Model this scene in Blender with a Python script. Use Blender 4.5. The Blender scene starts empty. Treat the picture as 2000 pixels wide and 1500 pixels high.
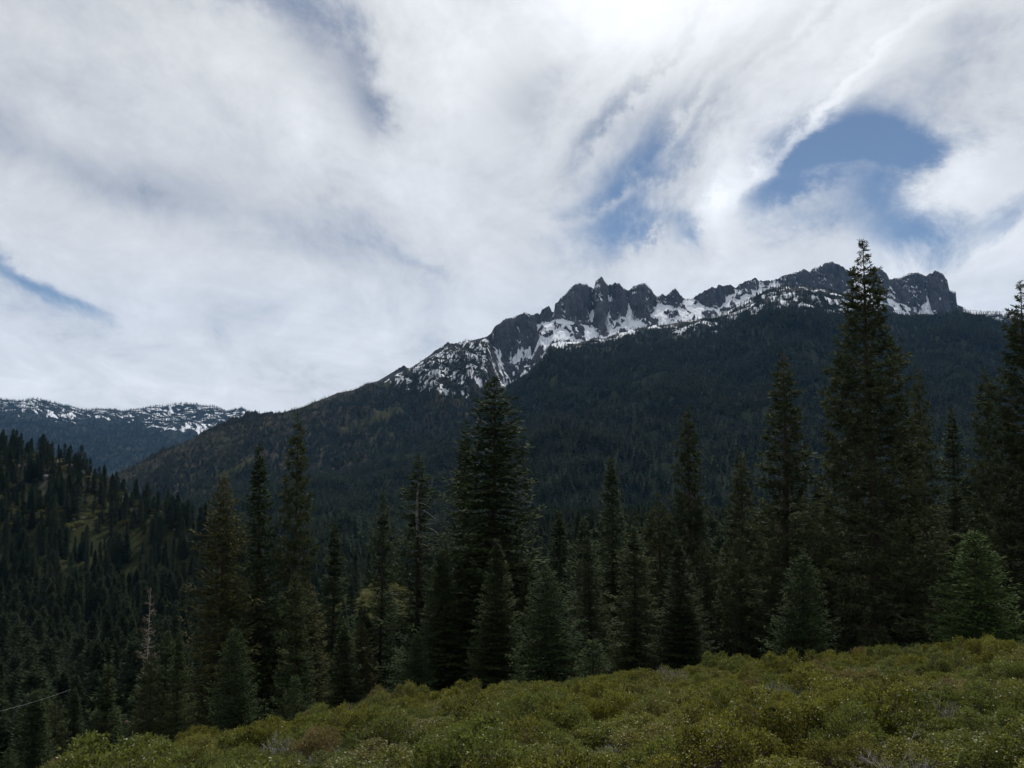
import bpy, math, random
import numpy as np
from mathutils import Vector

random.seed(7)
RNG = np.random.default_rng(11)
SC = bpy.context.scene
COL = SC.collection

# ------------------------------------------------------------------ camera
F_PX = 1600.0                       # focal length in photograph pixels (2000 wide)
PITCH = math.atan(130 / F_PX)       # the horizon lies 130 px below the picture's middle
CP, SP = math.cos(PITCH), math.sin(PITCH)
cam_d = bpy.data.cameras.new("camera")
cam_d.sensor_width = 36.0
cam_d.lens = 36.0 * F_PX / 2000.0
cam_d.clip_start = 0.1
cam_d.clip_end = 40000.0
cam = bpy.data.objects.new("camera", cam_d)
COL.objects.link(cam)
cam.location = (0, 0, 0)
cam.rotation_euler = (math.pi / 2 + PITCH, 0, 0)
SC.camera = cam


def ray(px, py):
    """photo pixel -> (x/y, z/y) of its direction; y is the distance ahead of the camera"""
    u = (np.asarray(px, float) - 1000) / F_PX
    w = (750 - np.asarray(py, float)) / F_PX
    yy = CP - w * SP
    return u / yy, (SP + w * CP) / yy


# ------------------------------------------------------------------ light
SUN_AZ, SUN_EL = math.radians(14), math.radians(50)     # azimuth clockwise from +Y
SUN_DIR = Vector((math.sin(SUN_AZ) * math.cos(SUN_EL), math.cos(SUN_AZ) * math.cos(SUN_EL), math.sin(SUN_EL)))
sun_d = bpy.data.lights.new("sun", 'SUN')
sun_d.energy = 4.0
sun_d.angle = math.radians(1.5)
sun_d.color = (1.0, 0.95, 0.87)
sun = bpy.data.objects.new("sun", sun_d)
COL.objects.link(sun)
sun.rotation_euler = (-SUN_DIR).to_track_quat('-Z', 'Y').to_euler()

SC.view_settings.view_transform = 'Standard'
SC.view_settings.look = 'None'
SC.view_settings.exposure = 0.0
SC.view_settings.gamma = 1.0
SC.cycles.max_bounces = 5
SC.cycles.diffuse_bounces = 2
SC.cycles.glossy_bounces = 1
SC.cycles.transmission_bounces = 3
SC.cycles.volume_bounces = 0
SC.cycles.transparent_max_bounces = 4
SC.cycles.sample_clamp_indirect = 4.0

world = bpy.data.worlds.new("World")
SC.world = world
world.use_nodes = True
world.cycles.sampling_method = 'MANUAL'
world.cycles.sample_map_resolution = 512
WT = world.node_tree
WT.nodes.clear()


class N:
    """small helper: arithmetic on shader sockets"""

    def __init__(self, tree, sock):
        self.t, self.s = tree, sock

    def op(self, kind, *others, clamp=False):
        n = self.t.nodes.new('ShaderNodeMath')
        n.operation = kind
        n.use_clamp = clamp
        for i, v in enumerate((self,) + others):
            if isinstance(v, N):
                self.t.links.new(v.s, n.inputs[i])
            else:
                n.inputs[i].default_value = v
        return N(self.t, n.outputs[0])

    def __add__(self, o): return self.op('ADD', o)
    def __sub__(self, o): return self.op('SUBTRACT', o)
    def __mul__(self, o): return self.op('MULTIPLY', o)
    def __truediv__(self, o): return self.op('DIVIDE', o)
    def clamp(self): return self.op('ADD', 0.0, clamp=True)

    def smooth(self, lo, hi):
        n = self.t.nodes.new('ShaderNodeMapRange')
        n.interpolation_type = 'SMOOTHSTEP'
        self.t.links.new(self.s, n.inputs[0])
        n.inputs[1].default_value = lo
        n.inputs[2].default_value = hi
        return N(self.t, n.outputs[0])


def node(t, kind, **kw):
    n = t.nodes.new(kind)
    for k, v in kw.items():
        setattr(n, k, v)
    return n


def noise_node(t, vec, scale, detail=4, rough=0.55, distort=0.0, dims='3D'):
    n = node(t, 'ShaderNodeTexNoise', noise_dimensions=dims)
    n.inputs['Scale'].default_value = scale
    n.inputs['Detail'].default_value = detail
    n.inputs['Roughness'].default_value = rough
    n.inputs['Distortion'].default_value = distort
    if vec is not None:
        t.links.new(vec, n.inputs['Vector'])
    return n


def combine(t, x, y, z=0.0):
    n = node(t, 'ShaderNodeCombineXYZ')
    for i, v in enumerate((x, y, z)):
        if isinstance(v, N):
            t.links.new(v.s, n.inputs[i])
        else:
            n.inputs[i].default_value = v
    return n.outputs[0]


SKY_STRENGTH = 0.06


def build_sky():
    t = WT
    out = node(t, 'ShaderNodeOutputWorld')
    bg = node(t, 'ShaderNodeBackground')
    bg.inputs['Strength'].default_value = SKY_STRENGTH
    t.links.new(bg.outputs[0], out.inputs[0])
    sky = node(t, 'ShaderNodeTexSky', sky_type='NISHITA')
    sky.sun_disc = False
    sky.sun_elevation = SUN_EL
    sky.sun_rotation = SUN_AZ
    sky.altitude = 1800
    sky.air_density = 1.0
    sky.dust_density = 0.3
    sky.ozone_density = 2.0
    co = node(t, 'ShaderNodeTexCoord')
    sep = node(t, 'ShaderNodeSeparateXYZ')
    t.links.new(co.outputs['Generated'], sep.inputs[0])
    x, y, z = (N(t, o) for o in sep.outputs)
    az = x.op('ARCTAN2', y)
    el = z.op('ARCSINE')
    zc = z.op('MAXIMUM', 0.0) + 0.16
    # the cloud sheet seen in perspective: streaks run along the valley
    fx, fy = x / zc, (y / zc) * 0.36
    warp = noise_node(t, combine(t, fx, fy), 1.3, 2, 0.55, dims='2D')
    wsep = node(t, 'ShaderNodeSeparateColor')
    t.links.new(warp.outputs['Color'], wsep.inputs[0])
    w1, w2, w3 = (N(t, o) - 0.5 for o in wsep.outputs)
    fl2 = combine(t, fx + w1 * 0.8, fy + w2 * 0.8)
    streak = N(t, noise_node(t, fl2, 1.8, 5, 0.52, dims='2D').outputs['Fac']) - 0.5
    puffs = N(t, noise_node(t, combine(t, az + w1 * 0.12, el * 1.25 + w3 * 0.12), 8.5, 8, 0.68, dims='2D').outputs['Fac']) - 0.5
    fib = N(t, noise_node(t, combine(t, fx * 1.5 + w2 * 0.9 + w1 * 0.6, fy * 2.6 + w1 * 0.9), 3.2, 7, 0.62, dims='2D').outputs['Fac']) - 0.5
    # ragged outline for the placed gaps and banks
    pos = combine(t, az + w1 * 0.06 + puffs * 0.07, el + w2 * 0.05 + w3 * 0.03 + streak * 0.05 - puffs * 0.04 + fib * 0.03)

    def blob(cx, cy, sx, sy, ang):
        tt, ee = ray(cx, cy)
        a = math.atan(tt)
        e = math.atan(ee * math.cos(a))
        m = node(t, 'ShaderNodeMapping', vector_type='TEXTURE')
        t.links.new(pos, m.inputs[0])
        m.inputs['Location'].default_value = (a, e, 0)
        m.inputs['Rotation'].default_value = (0, 0, math.radians(ang))
        m.inputs['Scale'].default_value = (sx / F_PX, sy / F_PX, 1)
        d = node(t, 'ShaderNodeVectorMath', operation='DOT_PRODUCT')
        t.links.new(m.outputs[0], d.inputs[0])
        t.links.new(m.outputs[0], d.inputs[1])
        p = node(t, 'ShaderNodeMath', operation='POWER')
        p.inputs[0].default_value = math.exp(-1)
        t.links.new(d.outputs['Value'], p.inputs[1])
        return N(t, p.outputs[0])

    #        cx    cy   sx   sy  angle cover bright
    marks = [(1585, 285, 125, 76, 22, -1.1, 0), (1755, 280, 140, 48, -8, -1.05, 0),
             (1725, 375, 80, 90, 15, -0.95, 0), (1775, 478, 105, 55, 12, -1.2, 0),
             (1530, 390, 100, 90, 45, -0.80, 0), (1205, 355, 140, 54, 24, -0.74, -0.03),
             (1205, 455, 130, 58, 8, -0.74, -0.03), (1345, 428, 40, 26, 40, -0.7, 0),
             (1975, 445, 75, 30, 22, -1.0, 0), (80, 570, 140, 17, -24, -1.0, 0),
             (560, -10, 240, 45, -4, -0.60, -0.16), (640, 80, 95, 65, -40, -0.30, -0.26),
             (722, 185, 40, 90, 14, -0.32, -0.28), (815, 506, 75, 14, -12, -0.42, -0.08),
             (1035, 195, 65, 80, -30, -0.2, -0.22), (1150, 262, 110, 16, 40, -0.22, -0.20),
             (1400, 150, 260, 62, 40, -0.34, -0.24), (140, 330, 240, 36, -16, -0.25, -0.18),
             (480, 430, 300, 60, -16, -0.05, -0.13), (1900, 140, 120, 80, 25, -0.20, -0.15),
             (1640, 180, 330, 22, 36, 0.72, 0.20), (1425, 385, 24, 90, -14, 0.5, 0.14),
             (1300, 30, 330, 110, 5, 0.3, 0.26), (1450, 530, 320, 40, 0, 0.45, 0.06),
             (1890, 370, 80, 90, -20, 0.42, 0.14), (700, 300, 260, 60, -32, 0.1, 0.10),
             (100, 60, 200, 150, 0, 0.0, -0.09), (1640, 335, 120, 14, -14, 0.35, 0.0), (1570, 405, 110, 26, 12, 0.35, 0.0),
             (1180, 405, 150, 12, 20, 0.35, 0.0), (1510, 95, 260, 13, 38, 0.2, 0.13), (1330, 235, 200, 13, 44, 0.25, 0.12),
             (1255, 165, 190, 12, 44, -0.15, -0.13), (1560, 50, 240, 13, 36, -0.2, -0.13), (1750, 60, 200, 12, 34, -0.15, -0.10), (1280, 470, 60, 14, 50, 0.3, 0.0)]
    cover = streak * 0.95 + puffs * 1.25 + fib * 0.7 + 1.06
    light = streak * 0.26 + puffs * 0.38 + fib * 0.20 + el.smooth(0.30, 0.0) * 0.13 + 0.69
    for cx, cy, sx, sy, ang, c, b in marks:
        g = blob(cx, cy, sx, sy, ang)
        if c:
            cover = g.op('MULTIPLY_ADD', c, cover)
        if b:
            light = g.op('MULTIPLY_ADD', b, light)
    # thin cloud brightens towards the sun behind it
    dot = node(t, 'ShaderNodeVectorMath', operation='DOT_PRODUCT')
    t.links.new(co.outputs['Generated'], dot.inputs[0])
    dot.inputs[1].default_value = SUN_DIR
    glow = N(t, dot.outputs['Value']).op('MAXIMUM', 0.0).op('POWER', 9.0)
    light = glow.op('MULTIPLY_ADD', 0.30, light).op('MAXIMUM', 0.22)
    alpha = cover.smooth(-0.26, 0.95).op('MULTIPLY_ADD', 0.97, 0.03)
    tint = node(t, 'ShaderNodeMix', data_type='RGBA')
    lo = light.smooth(0.35, 0.75)
    t.links.new(lo.s, tint.inputs[0])
    tint.inputs[6].default_value = (0.90, 0.96, 1.10, 1)
    tint.inputs[7].default_value = (0.975, 0.993, 1.018, 1)
    mul = node(t, 'ShaderNodeVectorMath', operation='SCALE')
    t.links.new(tint.outputs[2], mul.inputs[0])
    t.links.new((light * (1 / SKY_STRENGTH)).s, mul.inputs['Scale'])
    mix = node(t, 'ShaderNodeMix', data_type='RGBA')
    t.links.new(alpha.s, mix.inputs[0])
    t.links.new(sky.outputs[0], mix.inputs[6])
    t.links.new(mul.outputs[0], mix.inputs[7])
    t.links.new(mix.outputs[2], bg.inputs['Color'])


build_sky()


# ------------------------------------------------------------------ noise
def _grad(ix, iy, seed):
    h = (ix.astype(np.int64) * 374761393 + iy.astype(np.int64) * 668265263 + seed * 982451653) & 0xffffffff
    h = ((h ^ (h >> 13)) * 1274126177) & 0xffffffff
    h = ((h ^ (h >> 16)) * 2246822519) & 0xffffffff
    a = (h & 0xffff) / 65536.0 * (2 * np.pi)
    return np.cos(a), np.sin(a)


def perlin(x, y, seed=0):
    x, y = np.broadcast_arrays(np.asarray(x, float), np.asarray(y, float))
    ix, iy = np.floor(x), np.floor(y)
    fx, fy = x - ix, y - iy
    u = fx * fx * fx * (fx * (fx * 6 - 15) + 10)
    v = fy * fy * fy * (fy * (fy * 6 - 15) + 10)
    r = []
    for dx, dy in ((0, 0), (1, 0), (0, 1), (1, 1)):
        gx, gy = _grad(ix + dx, iy + dy, seed)
        r.append(gx * (fx - dx) + gy * (fy - dy))
    a = r[0] + u * (r[1] - r[0])
    b = r[2] + u * (r[3] - r[2])
    return (a + v * (b - a)) * 1.5


def fbm(x, y, octaves=4, seed=0, gain=0.5):
    s, a, f = 0, 1.0, 1.0
    for o in range(octaves):
        s = s + a * perlin(x * f + 17.3 * o, y * f - 9.1 * o, seed + o)
        a *= gain
        f *= 2.03
    return s


def ridged(x, y, octaves=4, seed=0, gain=0.5):
    s, a, f = 0, 1.0, 1.0
    for o in range(octaves):
        s = s + a * (1 - 2 * np.abs(perlin(x * f + 7.7 * o, y * f + 3.3 * o, seed + o)))
        a *= gain
        f *= 2.1
    return s


def sstep(x, lo, hi):
    k = np.clip((np.asarray(x, float) - lo) / (hi - lo), 0, 1)
    return k * k * (3 - 2 * k)


def px_t(px):
    """x/y of a photo column near the horizon"""
    return (np.asarray(px, float) - 1000) / F_PX


def line(points):
    """skyline given in photo pixels -> function of x/y giving z/y"""
    p = np.array(points, float)
    t, e = ray(p[:, 0], p[:, 1])
    return lambda q: np.interp(q, t, e)


# ------------------------------------------------------------------ ground heights
def ground_z(x, y):
    x, y = np.broadcast_arrays(np.asarray(x, float), np.asarray(y, float))
    yc = np.maximum(y, -20)
    ye = np.where(yc < 70, yc, 70 + 120 * (1 - np.exp(-np.maximum(yc - 70, 0) / 120)))
    xt = 60 * np.tanh(x / 60)
    xl = np.maximum(np.minimum(x, 0), -40)
    z = -2.4 - 0.252 * ye + 0.077 * xt - 0.0052 * xl ** 2
    edge = 47 + 0.45 * np.clip(x, -40, 5)
    d = np.maximum(yc - edge, 0)
    drop = np.minimum(0.010 * d * d, 0.34 * d)
    drop = 14 * (1 - np.exp(-drop / 14))
    z = z - drop * (1 - 0.85 * sstep(x, 2, 26))
    z = z - 0.05 * np.clip(y - 200, 0, 900)
    z = z + 26 * np.exp(-((x + 50) / 30) ** 2 - ((y - 335) / 60) ** 2)          # brushy knoll
    far = sstep(np.hypot(x, y), 40, 300)
    z = z + 0.35 * fbm(x / 7, y / 7, 3, 5) * (1 - far) + far * 7 * fbm(x / 90, y / 90, 4, 9)
    z = z - 60 * sstep(np.hypot(x, y), 1500, 4000)
    return z


SKY_HILL = line([(-900, 560), (-400, 730), (-150, 810), (0, 872), (50, 886), (82, 892), (112, 898), (140, 909), (170, 925), (200, 943),
                 (225, 960), (275, 985), (350, 1010), (420, 1040), (520, 1100), (700, 1250), (900, 1400)])


def hill_ridge_y(t):
    return np.interp(t, px_t([-900, 0, 230, 420, 900]), [760, 660, 600, 500, 420])


def hill_z(x, y):
    y1 = np.maximum(y, 1.0)
    t = x / y1
    yr = hill_ridge_y(t)
    d = yr - y
    z = SKY_HILL(t) * yr
    z = z - np.where(d > 0, 0.34 * d + 0.0002 * d * d, -0.55 * d)
    k = 1 - np.exp(-np.abs(d) / 40)
    return z + k * 7 * fbm(x / 70, y / 70, 4, 21) + 2.0 * ridged(x / 22, y / 22, 3, 31) * sstep(z, -45, -5)


SKY_SHOULDER = line([(-1200, 1060), (-300, 1040), (300, 1020), (500, 965), (700, 900), (850, 845), (940, 792), (1003, 745), (1031, 728), (1050, 706), (1062, 689),
                     (1074, 672), (1093, 668), (1144, 667), (1180, 662), (1204, 652), (1271, 637), (1300, 634), (1348, 627),
                     (1396, 617), (1420, 608), (1460, 586), (1504, 564), (1535, 560), (1572, 560), (1612, 567), (1643, 571), (1721, 611),
                     (1783, 616), (1845, 612), (1876, 608), (1922, 618), (1969, 634), (2100, 640), (2500, 690), (3300, 760)])


def shoulder_ridge_y(t):
    return np.interp(t, px_t([-300, 500, 1000, 1100, 1500, 2000, 2600]), [2000, 2250, 2600, 2760, 2750, 2500, 2500])


def shoulder_z(x, y):
    t = x / y
    yr = shoulder_ridge_y(t)
    d = yr - y
    zr = SKY_SHOULDER(t) * yr
    k = np.clip(d / (yr - 850), 0, 1.3)
    front = zr + (-125 - zr) * (1.30 * k - 0.30 * k * k)
    z = np.where(d > 0, front, zr + 0.55 * d)
    a = 1 - np.exp(-np.abs(d) / 60)
    z = z + a * (26 * ridged(x / 420 + 0.25 * fbm(x / 300, y / 300, 2, 3), y / 700, 3, 41) * sstep(d, 0, 500) + 16 * fbm(x / 160, y / 160, 4, 43))
    return z + 3.0 * fbm(x / 30, y / 30, 2, 44)


SKY_CRAGS = line([(-1500, 1000), (-200, 1000), (100, 1000), (175, 957), (212, 934), (237, 919), (265, 907), (317, 880), (375, 858), (400, 841), (425, 829), (487, 809), (500, 808), (525, 808), (550, 806),
                  (600, 793), (625, 782), (660, 767), (690, 763), (710, 753), (740, 743), (770, 725), (787, 715), (800, 720), (820, 707),
                  (842, 692), (850, 684), (875, 674), (912, 667), (950, 658), (959, 651), (966, 638), (988, 622), (1000, 621), (1025, 610),
                  (1041, 616), (1049, 611), (1054, 616), (1058, 606), (1067, 600), (1072, 598), (1078, 608), (1082, 610), (1084, 594),
                  (1103, 575), (1118, 558), (1130, 553), (1146, 555), (1156, 563), (1160, 563), (1163, 551), (1174, 540), (1182, 548),
                  (1187, 556), (1194, 556), (1202, 552), (1211, 554), (1218, 562), (1229, 568), (1235, 560), (1242, 557), (1259, 553),
                  (1269, 561), (1278, 575), (1286, 581), (1293, 573), (1302, 578), (1312, 567), (1319, 561), (1326, 573), (1334, 582),
                  (1338, 584), (1350, 584), (1367, 573), (1389, 561), (1400, 562), (1404, 555), (1412, 559), (1426, 555), (1436, 563),
                  (1442, 556), (1476, 542), (1484, 549), (1519, 546), (1526, 540), (1552, 533), (1572, 525), (1583, 532), (1586, 524),
                  (1602, 518), (1605, 522), (1608, 516), (1623, 511), (1640, 518), (1656, 527), (1674, 536), (1696, 536), (1702, 523),
                  (1709, 520), (1715, 527), (1721, 526), (1732, 535), (1737, 546), (1755, 543), (1777, 534), (1795, 533), (1809, 540),
                  (1814, 536), (1826, 529), (1842, 535), (1850, 547), (1854, 566), (1867, 569), (1869, 595), (1882, 600), (1888, 605),
                  (1922, 608), (1953, 609), (1975, 613), (2200, 625), (2600, 650), (3300, 720)])
# the snow apron the towers stand on
APRON = line([(-200, 1000), (175, 957), (400, 841), (550, 806), (710, 753), (787, 722), (850, 690), (912, 667), (950, 660), (965, 668), (1000, 672), (1040, 655), (1060, 618),
              (1100, 606), (1150, 603), (1200, 601), (1250, 600), (1285, 591), (1320, 588), (1343, 588), (1400, 577), (1430, 569), (1460, 560), (1520, 553), (1560, 553),
              (1590, 560), (1620, 561), (1656, 548), (1700, 548), (1740, 568), (1800, 578), (1830, 586), (1860, 600), (1875, 604), (1922, 609), (2200, 626), (3300, 721)])
# snow chutes that climb between the towers: column, row of their head, half width
CHUTES = [(1052, 618, 5), (1082, 612, 5), (1158, 566, 6), (1190, 560, 3), (1229, 571, 4), (1286, 583, 9), (1302, 580, 5), (1343, 585, 11),
          (1436, 564, 9), (1484, 550, 6), (1520, 547, 14), (1680, 537, 22), (1737, 548, 5), (1809, 542, 4)]


def crag_ridge_y(t):
    return np.interp(t, px_t([-200, 150, 500, 960, 1174, 1620, 1860, 2300]), [1900, 2050, 2500, 3250, 3480, 3650, 3700, 3800])


def crag_sky(t):
    """skyline of the crags with small broken teeth"""
    c = t * F_PX + 1000
    k = sstep(c, 955, 985) * (1 - sstep(c, 1868, 1885))
    teeth = 1.5 * ridged(c / 9.0, 0.37 + 0 * c, 3, 171, 0.6) + 1.0 * perlin(c / 3.3, 0.61 + 0 * c, 177) - 1.2
    return SKY_CRAGS(t) + k * teeth / F_PX


def crag_parts(x, y):
    t = x / y
    yr = crag_ridge_y(t)
    d = yr - y
    dp = np.maximum(d, 0)
    tw = t + 0.0045 * perlin(x / 70, y / 36, 78) * (1 - np.exp(-dp / 30)) * sstep(t, px_t(940), px_t(990))
    top = crag_sky(tw) * yr
    ap = np.minimum(APRON(tw) * yr, top)
    notch = 0
    for cx, cy, cw in CHUTES:
        tc, ec = ray(cx, cy)
        notch = np.maximum(notch, np.maximum(ec * yr - ap, 0) * np.exp(-((tw - tc) * F_PX / (1.5 * cw)) ** 2))
    notch = np.minimum(notch, top - ap)
    tall = np.maximum(top - ap - notch, 0)
    craggy = sstep(t, px_t(940), px_t(990)) * (1 - sstep(t, px_t(1880), px_t(1960)))
    dp = np.maximum(d, 0)
    # apron: steep below the towers, easing downhill
    s1, s2 = 0.42 + 0.36 * craggy, 0.38
    apron = ap - (s2 * dp + (s1 - s2) * 260 * (1 - np.exp(-dp / 260))) + notch * np.exp(-dp / (55 + 0.55 * notch))
    spur = 1 - np.exp(-dp / 120)
    apron = apron + spur * (1 - 0.6 * craggy) * (30 * ridged(x / 260 + y / 700, y / 900, 3, 61) + 13 * fbm(x / 90, y / 90, 4, 63)) \
        + spur * craggy * 12 * fbm(x / 60, y / 80, 4, 65)
    # rock islands standing out of the snow
    isl = sstep(fbm(x / 75, y / 55, 4, 67), 0.18, 0.42) * craggy * sstep(dp, 20, 60) * sstep(tall, 0, 12)
    # towers: near-vertical ribs split by clefts, standing out in front of the cols
    rib = ridged(x / 46 + 0.4 * perlin(x / 30, y / 30, 2), y / 90, 5, 71, 0.6)
    block = fbm(x / 70, y / 40, 3, 75)
    out = np.clip(0.38 * tall, 0, 60) * (1 + 0.5 * perlin(t * 45, 0.7, 76))
    dt = np.maximum(dp - out, 0)
    slope = np.maximum(1.75 + 0.6 * perlin(t * 60, 0.3, 77) + 0.5 * block, 1.2)
    ledge = dt + 6.0 * np.sin(dt / 6.5 + 4 * perlin(x / 60, y / 60, 79))
    tower = top - slope * (0.7 * dt + 0.3 * np.maximum(ledge, 0)) - 0.35 * np.minimum(dp, out)
    rough = 1 - np.exp(-dp / 14)
    crack = ridged(x / 17 + 0.5 * perlin(x / 11, y / 19, 8), y / 38, 3, 73)
    tower = tower + rough * (26 * rib - 20 + 12 * block + 9 * crack)
    apron = apron + isl * (10 + 8 * rib)
    front = np.where(tall > 4, np.maximum(apron, tower), apron)
    front = np.where(craggy > 0, np.minimum(front, np.maximum(crag_sky(t) * y - 0.10 * dp, apron)), front)
    z = np.where(d > 0, front, crag_sky(t) * yr + 0.9 * d)
    z = z + (1 - craggy) * (2.5 * ridged(x / 34, y / 50, 3, 83)) * sstep(np.abs(d), 0, 20)
    rock = np.maximum(sstep(tower - apron, 2, 10) * (tall > 4), isl) * craggy
    return t, d, z, rock, craggy


SKY_FAR = line([(-2200, 640), (-900, 720), (-300, 770), (0, 790), (25, 791), (70, 795), (100, 801), (140, 803), (175, 806), (190, 804), (225, 804), (237, 809),
                (275, 809), (325, 807), (375, 807), (412, 809), (445, 812), (472, 803), (482, 808), (520, 815), (700, 830), (1500, 850)])


def far_z(x, y):
    t = x / y
    d = 8200 - y
    zr = SKY_FAR(t) * 8200
    z = np.where(d > 0, zr - 0.10 * np.minimum(d, 500) - 0.20 * np.maximum(d - 500, 0), zr + 0.3 * d)
    a = 1 - np.exp(-np.abs(d) / 250)
    return z + a * (90 * ridged(x / 1500 + 0.4 * perlin(x / 1200, y / 1200, 90), y / 2600, 3, 91) + 30 * fbm(x / 420, y / 420, 4, 93) - 30)


# ------------------------------------------------------------------ materials
def mat(name):
    m = bpy.data.materials.new(name)
    m.use_nodes = True
    t = m.node_tree
    t.nodes.clear()
    out = node(t, 'ShaderNodeOutputMaterial')
    b = node(t, 'ShaderNodeBsdfPrincipled')
    t.links.new(b.outputs[0], out.inputs[0])
    return m, t, b, out


def mixc(t, fac, a, b, blend='MIX'):
    n = node(t, 'ShaderNodeMix', data_type='RGBA', blend_type=blend)
    for i, v in ((0, fac), (6, a), (7, b)):
        if isinstance(v, N):
            t.links.new(v.s, n.inputs[i])
        elif hasattr(v, 'is_linked'):
            t.links.new(v, n.inputs[i])
        elif isinstance(v, (int, float)):
            n.inputs[i].default_value = v
        else:
            n.inputs[i].default_value = (*v, 1)
    return n.outputs[2]


def attr(t, name):
    n = node(t, 'ShaderNodeAttribute', attribute_name=name)
    return N(t, n.outputs['Fac'])


def terrain_mat(name, rock_a, rock_b, soil_a, soil_b, scale, bump=0.0, grass=(0.036, 0.038, 0.015)):
    """rock, soil, grass and lying snow, told apart by what covers the ground (attributes)"""
    m, t, b, out = mat(name)
    geo = node(t, 'ShaderNodeNewGeometry')
    pos = geo.outputs['Position']
    n1 = N(t, noise_node(t, pos, scale, 6, 0.62).outputs['Fac'])
    n2 = N(t, noise_node(t, pos, scale * 5.3, 4, 0.65).outputs['Fac'])
    v = (n1 * 0.6 + n2 * 0.4).smooth(0.36, 0.64)
    rock = mixc(t, v, rock_a, rock_b)
    soil = mixc(t, v, soil_a, soil_b)
    col = mixc(t, attr(t, 'rock'), soil, rock)
    col = mixc(t, (attr(t, 'grass') + (n2 - 0.5) * 0.9 * attr(t, 'grass')).clamp(), col, grass)
    snow = (attr(t, 'snow') + (n2 - 0.5) * 0.55).smooth(0.46, 0.56)
    col = mixc(t, snow, col, (0.64, 0.67, 0.72))
    t.links.new(col, b.inputs['Base Color'])
    b.inputs['Roughness'].default_value = 0.9
    b.inputs['Specular IOR Level'].default_value = 0.0
    if bump:
        bn = node(t, 'ShaderNodeBump')
        bn.inputs['Strength'].default_value = 0.8
        bn.inputs['Distance'].default_value = bump
        t.links.new((n1 * 0.7 + n2 * 0.3).s, bn.inputs['Height'])
        t.links.new(bn.outputs[0], b.inputs['Normal'])
    return m


M_CRAG = terrain_mat("mountain_rock", (0.036, 0.037, 0.041), (0.092, 0.092, 0.098), (0.022, 0.024, 0.016), (0.050, 0.044, 0.032), 0.012, 6.0)
M_SHOULDER = terrain_mat("shoulder_soil", (0.07, 0.066, 0.062), (0.12, 0.11, 0.10), (0.010, 0.015, 0.010), (0.020, 0.023, 0.014), 0.02, 3.0)
M_FAR = terrain_mat("far_soil", (0.08, 0.08, 0.08), (0.13, 0.12, 0.12), (0.018, 0.022, 0.018), (0.034, 0.035, 0.028), 0.006)
M_HILL = terrain_mat("hill_soil", (0.07, 0.064, 0.055), (0.14, 0.13, 0.115), (0.014, 0.019, 0.009), (0.028, 0.030, 0.014), 0.05, 1.0, (0.024, 0.030, 0.012))
M_GROUND = terrain_mat("slope_soil", (0.10, 0.09, 0.08), (0.18, 0.16, 0.14), (0.024, 0.020, 0.014), (0.050, 0.040, 0.028), 0.3, 0.05)


def grid_mesh(name, X, Y, Z, material, attrs=None, smooth=True):
    r, c = X.shape
    me = bpy.data.meshes.new(name)
    co = np.stack([X, Y, Z], -1).reshape(-1, 3).astype(np.float32)
    idx = np.arange(r * c).reshape(r, c)
    q = np.stack([idx[:-1, :-1], idx[:-1, 1:], idx[1:, 1:], idx[1:, :-1]], -1).reshape(-1, 4)
    me.vertices.add(len(co))
    me.vertices.foreach_set("co", co.ravel())
    me.loops.add(q.size)
    me.loops.foreach_set("vertex_index", q.ravel().astype(np.int32))
    me.polygons.add(len(q))
    me.polygons.foreach_set("loop_start", np.arange(0, q.size, 4, dtype=np.int32))
    me.update(calc_edges=True)
    me.polygons.foreach_set("use_smooth", np.full(len(q), smooth, dtype=bool))
    for k, v in (attrs or {}).items():
        a = me.attributes.new(k, 'FLOAT', 'POINT')
        a.data.foreach_set("value", np.ascontiguousarray(v, dtype=np.float32).ravel())
    me.materials.append(material)
    o = bpy.data.objects.new(name, me)
    COL.objects.link(o)
    return o


def structure(o, label=None):
    o["kind"] = "structure"
    if label:
        o["label"] = label
    return o


def steps(*segs):
    """(start, stop, step) runs joined into one increasing list"""
    return np.unique(np.concatenate([np.arange(a, b, s) for a, b, s in segs]))


# ground sheet
half = np.concatenate([np.arange(0, 60, 1.2), 60 * 1.09 ** np.arange(0, 63)])
gx = np.unique(np.concatenate([-half, half]))
gy = np.concatenate([-(40 * 1.25 ** np.arange(26, 0, -1)), np.arange(-40, 130, 1.2), 130 * 1.06 ** np.arange(0, 80)])
GX, GY = np.meshgrid(gx, gy)
GZ = ground_z(GX, GY)
knoll = np.exp(-((GX + 50) / 34) ** 2 - ((GY - 335) / 60) ** 2)
structure(grid_mesh("ground", GX, GY, GZ, M_GROUND, {'grass': np.clip(knoll * 1.6, 0, 1)}), "brown earth of the slope and the valley floor under the forest")
GROUND_LOW = float(GZ.min())

# hill on the left
tt = np.linspace(-1.15, 0.02, 420)
ww = steps((-500, -60, 14), (-60, 90, 3), (90, 560, 7))
T, D = np.meshgrid(tt, ww)
HY = np.maximum(hill_ridge_y(T) - D, 40)
HX = T * HY
HZ = hill_z(HX, HY)
open_h = np.clip(fbm(HX / 60, HY / 60, 3, 25) * 1.2 + 0.35, 0, 1) * sstep(HZ, -40, -5)
rock_h = sstep(ridged(HX / 26, HY / 26, 3, 33), 0.75, 1.1) * sstep(HZ, -45, -10)
structure(grid_mesh("hill", HX, HY, HZ, M_HILL, {'grass': open_h, 'rock': rock_h}), "rounded hill with brushy openings below the far ridge")

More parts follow.
